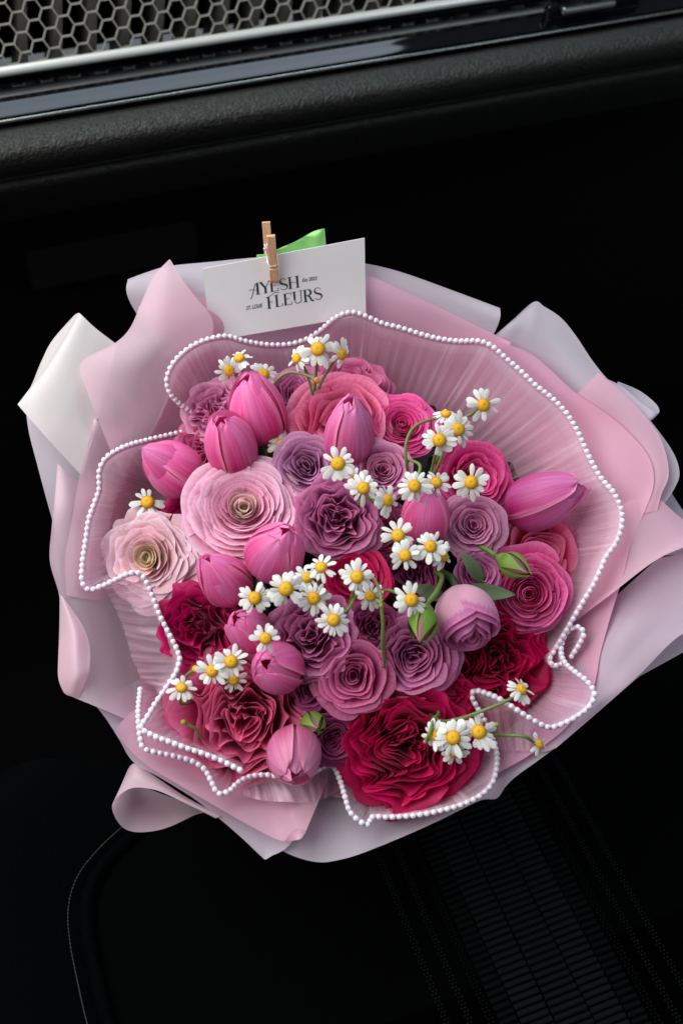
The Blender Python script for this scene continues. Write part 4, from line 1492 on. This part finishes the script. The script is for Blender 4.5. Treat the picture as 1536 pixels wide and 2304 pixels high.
chamomile(1030, 966, 42, 0.35, 0.1, 'chamomile leaning right behind a fuller one, below the farthest', 30, 14, via=[(1000, 1010, 10), (980, 1060, -4)])
chamomile(988, 990, 43, 0.0, 0.05, 'full round chamomile beside the curved green stalk', 38, 15, via=[(975, 1040, 10), (960, 1090, -6)])
chamomile(1003, 932, 34, 0.2, 1.3, 'chamomile seen from the side at the curved stalk top', 26, 12, via=[(965, 945, 24), (930, 962, 24), (913, 1000, 22), (914, 1044, 14), (918, 1080, -4)], droop=0.15)
chamomile(1059, 1085, 43, 0.05, 0.05, 'chamomile lying alone on the bright rose pink bloom', 32, 12, missing=(6,))
chamomile(760, 1043, 44, -0.1, 0.12, 'chamomile at the foot of the upright mauve pink tulip', 30, 13, missing=(3,))
chamomile(817, 1098, 40, 0.0, 0.1, 'chamomile between the mauve rose and the lilac pink rose', 26, 12, missing=(1,))
chamomile(800, 1080, 36, -0.3, 0.3, 'chamomile hidden under the one between the mauve roses', 18, 11)
chamomile(932, 1093, 40, 0.05, 0.1, 'chamomile above the left shoulder of the middle tulip', 34, 13, via=[(945, 1050, 30), (930, 1038, 22), (916, 1040, 10), (915, 1090, -6)])
chamomile(980, 1086, 38, 0.1, 0.5, 'chamomile peeping over the top of the middle tulip', 26, 13)
chamomile(871, 1126, 40, 0.98, 0.05, 'narrow chamomile seen edge on left of the middle tulip', 30, 14, via=[(850, 1130, 22), (820, 1118, 14), (800, 1150, -6)])
chamomile(895, 1205, 42, -0.05, 0.2, 'upper left chamomile of the cluster under the middle tulip', 28, 11)
chamomile(911, 1250, 39, 0.0, 0.1, 'lower left chamomile of the cluster under the middle tulip', 34, 13)
chamomile(968, 1230, 39, 0.1, 0.0, 'right hand chamomile of the cluster under the middle tulip', 36, 13)
chamomile(996, 1252, 36, 0.85, -0.1, 'side facing chamomile at the right end of the middle cluster', 30, 13)
chamomile(722, 1277, 38, -0.05, 0.45, 'chamomile with few petals right of the open tipped tulip', 32, 10, via=[(715, 1310, 20), (715, 1345, 4)])
chamomile(803, 1298, 42, -0.05, 0.05, 'chamomile resting on the rose red ranunculus', 32, 13, via=[(790, 1350, 14), (775, 1390, -6)])
chamomile(833, 1342, 34, 0.1, 0.0, 'shaded chamomile under the thin arching stalk', 14, 12)
chamomile(573, 1346, 42, -0.05, 0.05, 'left chamomile of the row below the pink tulips', 30, 14)
chamomile(643, 1325, 46, 0.0, 0.05, 'fullest chamomile of the row below the pink tulips', 38, 16)
chamomile(705, 1346, 41, 0.05, -0.05, 'right chamomile of the row below the pink tulips', 30, 13)
chamomile(690, 1300, 34, 0.1, 0.3, 'pale chamomile behind the row below the pink tulips', 20, 12)
chamomile(925, 1350, 43, 0.1, 0.05, 'chamomile left of the pink half open rosebud', 30, 12, via=[(895, 1335, 20), (865, 1330, 10), (840, 1370, -6)], missing=(7,))
chamomile(750, 1395, 41, -0.02, 0.0, 'chamomile on the wide mauve rose with dark heart', 30, 14, via=[(782, 1372, 24), (800, 1335, 10)])
chamomile(857, 1362, 13, 0.1, -1.0, 'tiny green chamomile bud at the top of the thin stalk', 34, 0, via=[(861, 1400, 30), (860, 1450, 22), (864, 1500, 4)])
chamomile(806, 1296, 12, 0.5, 0.8, 'small bud behind the chamomile on the red ranunculus', 18, 0, via=[(838, 1300, 24), (855, 1335, 28), (858, 1362, 30), (861, 1400, 22), (862, 1470, 4)])
chamomile(597, 1437, 38, 0.1, 0.1, 'chamomile between the small tulip and the closed tulip', 28, 11)
chamomile(520, 1489, 42, 0.0, 0.05, 'full chamomile above the dusty rose', 30, 14)
chamomile(477, 1510, 39, -0.1, 0.05, 'chamomile half under the full one above the dusty rose', 24, 13)
chamomile(440, 1505, 22, -0.2, 0.1, 'yellow chamomile head without petals at the crimson rose', 18, 0, via=[(420, 1520, 10), (400, 1560, -6)])
chamomile(525, 1530, 34, 0.1, -0.1, 'hidden chamomile beneath the full one above the dusty rose', 16, 11)
chamomile(408, 1548, 36, 0.05, 0.85, 'flattened chamomile nearest the left pearl edge above the dusty rose', 24, 12, droop=0.1)
chamomile(332, 1130, 42, -0.1, 0.45, 'chamomile above the blush ranunculus by the left tulle', -4, 11)
chamomile(413, 1626, 16, -0.4, 0.6, 'green chamomile bud left of the dusty rose', 22, 0, via=[(440, 1640, 16), (452, 1665, 4)])
chamomile(632, 1000, 34, 0.2, 0.2, 'chamomile in the shade under the tallest tulip', -4, 11)
chamomile(856, 1472, 26, 0.0, 0.0, 'yellow chamomile head deep between the lower mauve roses', 0, 0)
chamomile(1019, 1660, 46, -0.05, 0.0, 'left of the two big chamomile on the magenta rose', 40, 15)
chamomile(1077, 1647, 46, 0.05, 0.0, 'right of the two big chamomile on the magenta rose', 42, 15)
chamomile(975, 1655, 36, -0.95, 0.05, 'side facing chamomile left of the two big ones', 34, 12)
chamomile(1022, 1692, 38, 0.1, -0.4, 'chamomile underneath the two big ones on the magenta rose', 30, 12)
chamomile(1172, 1552, 38, 0.95, 0.85, 'chamomile turned away on a long stalk over the red rose', 46, 14, via=[(1150, 1572, 46), (1090, 1598, 42), (1030, 1618, 30), (985, 1620, 12)])
chamomile(1212, 1675, 32, 1.0, 0.3, 'chamomile on a long stalk beyond the pearl edge at lower right', 46, 9, via=[(1180, 1658, 48), (1150, 1655, 42), (1110, 1656, 30), (1080, 1660, 10)])
chamomile(1116, 1632, 16, 0.5, 0.5, 'small yellow bud beside the two big chamomile', 38, 0)
chamomile(957, 1670, 9, -0.3, -0.3, 'tiny green bud on the magenta rose', 34, 0, via=[(966, 1650, 36), (975, 1620, 28), (985, 1600, 6)])

# added filler leaves, near black so the gaps between blooms stay dark
lv, lf = [], []
lm = leaf_mesh(1, 0.34)
lvv = np.array([v_.co[:] for v_ in lm.vertices])
lff = [tuple(p.vertices) for p in lm.polygons]
bpy.data.meshes.remove(lm)
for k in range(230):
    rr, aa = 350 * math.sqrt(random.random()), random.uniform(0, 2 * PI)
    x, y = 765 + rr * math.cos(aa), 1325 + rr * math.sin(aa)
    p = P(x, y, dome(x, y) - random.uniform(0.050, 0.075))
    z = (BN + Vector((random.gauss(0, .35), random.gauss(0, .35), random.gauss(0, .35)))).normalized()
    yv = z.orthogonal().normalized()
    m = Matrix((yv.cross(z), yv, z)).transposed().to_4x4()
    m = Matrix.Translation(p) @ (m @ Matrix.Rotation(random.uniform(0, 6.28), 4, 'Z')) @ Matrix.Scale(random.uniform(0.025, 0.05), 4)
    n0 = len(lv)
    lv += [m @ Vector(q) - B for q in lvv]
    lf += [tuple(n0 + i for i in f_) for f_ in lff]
fo = obj('gap_filler_leaves', mesh('gap_filler_leaves', lv, lf), M['leaf'])
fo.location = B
tag(fo, 'dark filler leaves added to keep the gaps between the blooms dark', 'gap_filler_leaves')
fo['kind'] = 'stuff'

# ------------------------------------------------------------------ card, clothespin, green film
cp0 = P(640, 745, hb(640, 745) + 0.009)
cn = ((CAM - cp0).normalized() - UP * 0.42 + RIGHT * 0.05).normalized()


def cpt(x, y, off=0.0):
    return hit(x, y, cp0, cn) + cn * off


cc = cpt(640, 655)
card = empty('florist_card', cc, 'white printed florist card pinned upright behind the pearl edge', 'card')
corners = [cpt(472, 768), cpt(823, 708), cpt(820, 535), cpt(457, 604)]
cvt = [q - cc for q in corners] + [q - cn * 0.0006 - cc for q in corners]
card_sheet = obj('card_sheet', mesh('card_sheet', cvt, [(0, 1, 2, 3), (7, 6, 5, 4), (0, 4, 5, 1), (1, 5, 6, 2), (2, 6, 7, 3), (3, 7, 4, 0)], smooth=False), M['card'], card)
upv = np.array([457 - 472, 604 - 768], float)
upv /= np.linalg.norm(upv)


def ribbon(pts, ws):
    pts = np.asarray(pts, float)
    out, n = [], len(pts)
    for i in range(n):
        d = pts[min(i + 1, n - 1)] - pts[max(i - 1, 0)]
        d /= (np.linalg.norm(d) + 1e-9)
        nn_ = np.array([-d[1], d[0]])
        w = ws if np.isscalar(ws) else ws[i]
        out.append((pts[i] + nn_ * w / 2, pts[i] - nn_ * w / 2))
    return [[out[i][0], out[i][1], out[i + 1][1], out[i + 1][0]] for i in range(n - 1)]


TH, TN = 0.15, 0.045


def arc(cx, cy, rx, ry, a0, a1, n=12):
    return [(cx + rx * math.cos(math.radians(a0 + (a1 - a0) * i / n)), cy + ry * math.sin(math.radians(a0 + (a1 - a0) * i / n))) for i in range(n + 1)]


def serif(x, y, w=0.30):
    return ribbon([(x - w / 2, y), (x + w / 2, y)], TN)


def glyph(c):
    q = []
    if c == 'A':
        q += ribbon(catmull([(-0.10, -0.30), (0.0, -0.22), (0.10, 0.05), (0.24, 0.55), (0.36, 0.90), (0.50, 1.0)], 14), [TN * 1.2] * 14)
        q += ribbon([(0.50, 1.0), (0.50, 0.0)], TH) + serif(0.5, 0)
        q += ribbon(catmull([(-0.12, 0.42), (0.0, 0.52), (0.2, 0.42), (0.5, 0.42)], 8), TN)
        return q, 0.70
    if c == 'Y':
        return ribbon([(0.03, 1), (0.36, 0.45)], TH) + ribbon([(0.68, 1), (0.36, 0.45)], TN * 1.2) + ribbon([(0.36, 0.5), (0.36, 0)], TH) + serif(0.05, 1, 0.24) + serif(0.67, 1, 0.2) + serif(0.36, 0), 0.70
    if c == 'E':
        return ribbon([(0.12, 0), (0.12, 1)], TH) + ribbon([(0.0, 0.98), (0.55, 0.98)], TN) + ribbon([(0.12, 0.52), (0.45, 0.52)], TN) + ribbon([(0.0, 0.02), (0.58, 0.02)], TN) + ribbon([(0.55, 0.98), (0.55, 0.78)], TN) + ribbon([(0.58, 0.02), (0.58, 0.24)], TN), 0.68
    if c == 'S':
        p = arc(0.30, 0.76, 0.22, 0.23, 20, 220, 12) + [(0.30, 0.50)] + arc(0.32, 0.25, 0.24, 0.24, 50, -160, 12)
        p = catmull(p, 40)
        w = [TN + (TH - TN) * math.exp(-((i - 20) / 7.0) ** 2) for i in range(40)]
        return ribbon(p, w), 0.66
    if c == 'H':
        return ribbon([(0.12, 0), (0.12, 1)], TH) + ribbon([(0.66, 0), (0.66, 1)], TH) + ribbon([(0.12, 0.5), (0.66, 0.5)], TN) + serif(0.12, 0) + serif(0.12, 1) + serif(0.66, 0) + serif(0.66, 1), 0.86
    if c == 'F':
        return ribbon([(0.12, 0), (0.12, 1)], TH) + ribbon(catmull([(-0.1, 0.94), (0.1, 0.98), (0.4, 1.12), (0.62, 1.24), (0.95, 1.18)], 10), TN) + ribbon([(0.12, 0.52), (0.42, 0.52)], TN) + serif(0.12, 0), 0.58
    if c == 'L':
        return ribbon([(0.12, 0), (0.12, 1)], TH) + ribbon([(0.0, 0.02), (0.52, 0.02)], TN) + ribbon([(0.52, 0.02), (0.52, 0.26)], TN) + serif(0.12, 1), 0.62
    if c == 'U':
        return ribbon([(0.12, 1), (0.12, 0.3)], TH) + ribbon(arc(0.36, 0.26, 0.24, 0.26, 180, 360), TN * 1.3) + ribbon([(0.60, 0.26), (0.60, 1)], TN * 1.2) + serif(0.12, 1) + serif(0.6, 1, 0.24), 0.78
    if c == 'R':
        a = arc(0.30, 0.74, 0.24, 0.25, 90, -90, 12)
        return ribbon([(0.12, 0), (0.12, 1)], TH) + ribbon([(0.0, 0.98), (0.3, 0.98)], TN) + ribbon(a, [TN + (TH - TN) * math.sin(PI * i / 12) for i in range(13)]) + ribbon([(0.12, 0.50), (0.3, 0.50)], TN) + ribbon(catmull([(0.30, 0.5), (0.46, 0.30), (0.55, 0.04), (0.72, 0.0)], 8), TH * 0.8) + serif(0.12, 0), 0.74
    return q, 0.4


def letters(text, x0, y0, x1, y1, cap):
    """one word along a baseline given on the card"""
    gl = [glyph(c) for c in text]
    tot = sum(g[1] for g in gl)
    bv = np.array([x1 - x0, y1 - y0], float)
    cur = 0.0
    for c, (quads, adv) in zip(text, gl):
        v, f = [], []
        for qd in quads:
            n0 = len(v)
            for gx, gy in qd:
                pp = np.array([x0, y0]) + bv * ((cur + gx) / tot) + upv * (gy * cap)
                v.append(cpt(pp[0], pp[1], 0.00012 + 0.000004 * len(f)) - cc)
            f.append((n0, n0 + 1, n0 + 2, n0 + 3))
        obj('letter', mesh('letter', v, f, smooth=False), M['ink'], card_sheet)
        cur += adv


letters('AYESH', 565, 664, 676, 645, 25.5)
letters('FLEURS', 602, 694, 727, 671, 26.5)


def small_text(s, x0, y0, x1, y1, cap, shear=0.25):
    cu = bpy.data.curves.new('small_text', 'FONT')
    cu.body = s
    cu.size = 1.0
    cu.offset = 0.012
    to = bpy.data.objects.new('small_text', cu)
    col.objects.link(to)
    bpy.context.view_layer.update()
    me = to.evaluated_get(bpy.context.evaluated_depsgraph_get()).to_mesh()
    vs = [tuple(v_.co) for v_ in me.vertices]
    fs = [tuple(p.vertices) for p in me.polygons]
    to.to_mesh_clear() if False else None
    bpy.data.objects.remove(to)
    xs, ys = [q[0] for q in vs], [q[1] for q in vs]
    w, hgt = max(xs) - min(xs), max(ys)
    bv = np.array([x1 - x0, y1 - y0], float)
    out = []
    for q in vs:
        gx = (q[0] - min(xs)) / w
        gy = q[1] / hgt
        pp = np.array([x0, y0]) + bv * (gx * 0.95) + upv * (gy * cap) + bv / np.linalg.norm(bv) * (shear * gy * cap)
        out.append(cpt(pp[0], pp[1], 0.00015) - cc)
    obj('small_lettering', mesh('small_lettering', out, fs, smooth=False), M['ink'], card_sheet)


small_text('Est 2025', 680, 634, 714, 628.5, 8.0)
small_text('ST. LOUIS', 554, 697, 591, 690, 8.5)

pin = empty('clothespin', cpt(610, 570), 'small wooden clothespin clipping the card to the paper', 'clothespin')


def leg(x0, y0, x1, y1, off0, off1, w, th, name='leg'):
    a, b = cpt(x0, y0, off0), cpt(x1, y1, off1)
    d = (a - b).normalized()
    s = d.cross(cn).normalized()
    nrm = s.cross(d).normalized()
    v, f = [], []
    Ls = (a - b).length
    for t, k, dn in ((0.0, 0.75, 0), (0.06, 0.95, 0), (0.30, 1.0, 0), (0.335, 1.0, -0.35), (0.365, 1.0, -0.35), (0.40, 1.0, 0), (0.80, 0.95, 0), (1.0, 0.78, 0)):
        c = b + d * (Ls * t)
        for sx_, sz_ in ((-1, 0), (1, 0), (1, k + dn), (-1, k + dn)):
            v.append(c + s * (sx_ * w / 2) + nrm * (sz_ * th) - pin.location)
    f = grid_faces(4, 8, True) + [(3, 2, 1, 0), (28, 29, 30, 31)]
    o = obj(name, mesh(name, v, f, smooth=False), M['wood'], pin)
    bevel(o, 0.0003, 2)
    return o


pw = 19 * px(cc)
leg(608, 519, 617, 631, 0.0065, 0.0004, pw, 0.0032)
leg(599, 503, 606, 600, -0.0050, -0.0050, pw * 0.95, 0.0028)
sv_, a = [], cpt(603, 556, -0.0012)
d_ = (cpt(620, 553) - cpt(590, 558)).normalized()
hx = []
for k in range(46):
    t = k / 45
    th = 2 * PI * 4 * t
    e1v, e2v = cn, d_.cross(cn)
    hx.append(a + d_ * (t - 0.5) * 0.0050 + (e1v * math.cos(th) + e2v * math.sin(th)) * 0.0015 - pin.location)
v, f = tube(hx, 0.0004, 6)
obj('spring', mesh('spring', v, f), M['chrome'], pin)
w0 = [cpt(598, 562, 0.0), cpt(601, 583, 0.0048), cpt(606, 591, 0.0062), cpt(617, 591, 0.0062), cpt(625, 588, 0.0050), cpt(620, 560, -0.001)]
v, f = tube([q - pin.location for q in w0], 0.00042, 6)
obj('wire', mesh('wire', v, f), M['chrome'], pin)

# bright green film behind the card
rows = [[(582, 584, 0), (604, 580, 1), (636, 563, 4), (668, 546, 8), (705, 529, 3), (731, 519, 6)], [(578, 590, -2), (605, 585, 0), (645, 566, 6), (682, 552, 3), (715, 541, 8), (733, 533, 3)], [(590, 640, -4), (610, 630, 0), (650, 620, 0), (690, 610, 2), (720, 600, 0), (738, 590, 0)]]
G_ = np.array([catmull([tuple(cpt(x, y, -0.004 - 0.0012 * (8 - z) * 0.5)) for x, y, z in r], 30) for r in rows])
G_ = np.array([catmull(G_[:, i], 12) for i in range(30)])
v = [Vector(G_[i, j]) - cc for j in range(12) for i in range(30)]
o = obj('green_film', mesh('green_film', v, grid_faces(30, 12)), M['green_film'])
o.location = cc
tag(o, 'bright green shiny film poking up behind the card', 'green film')
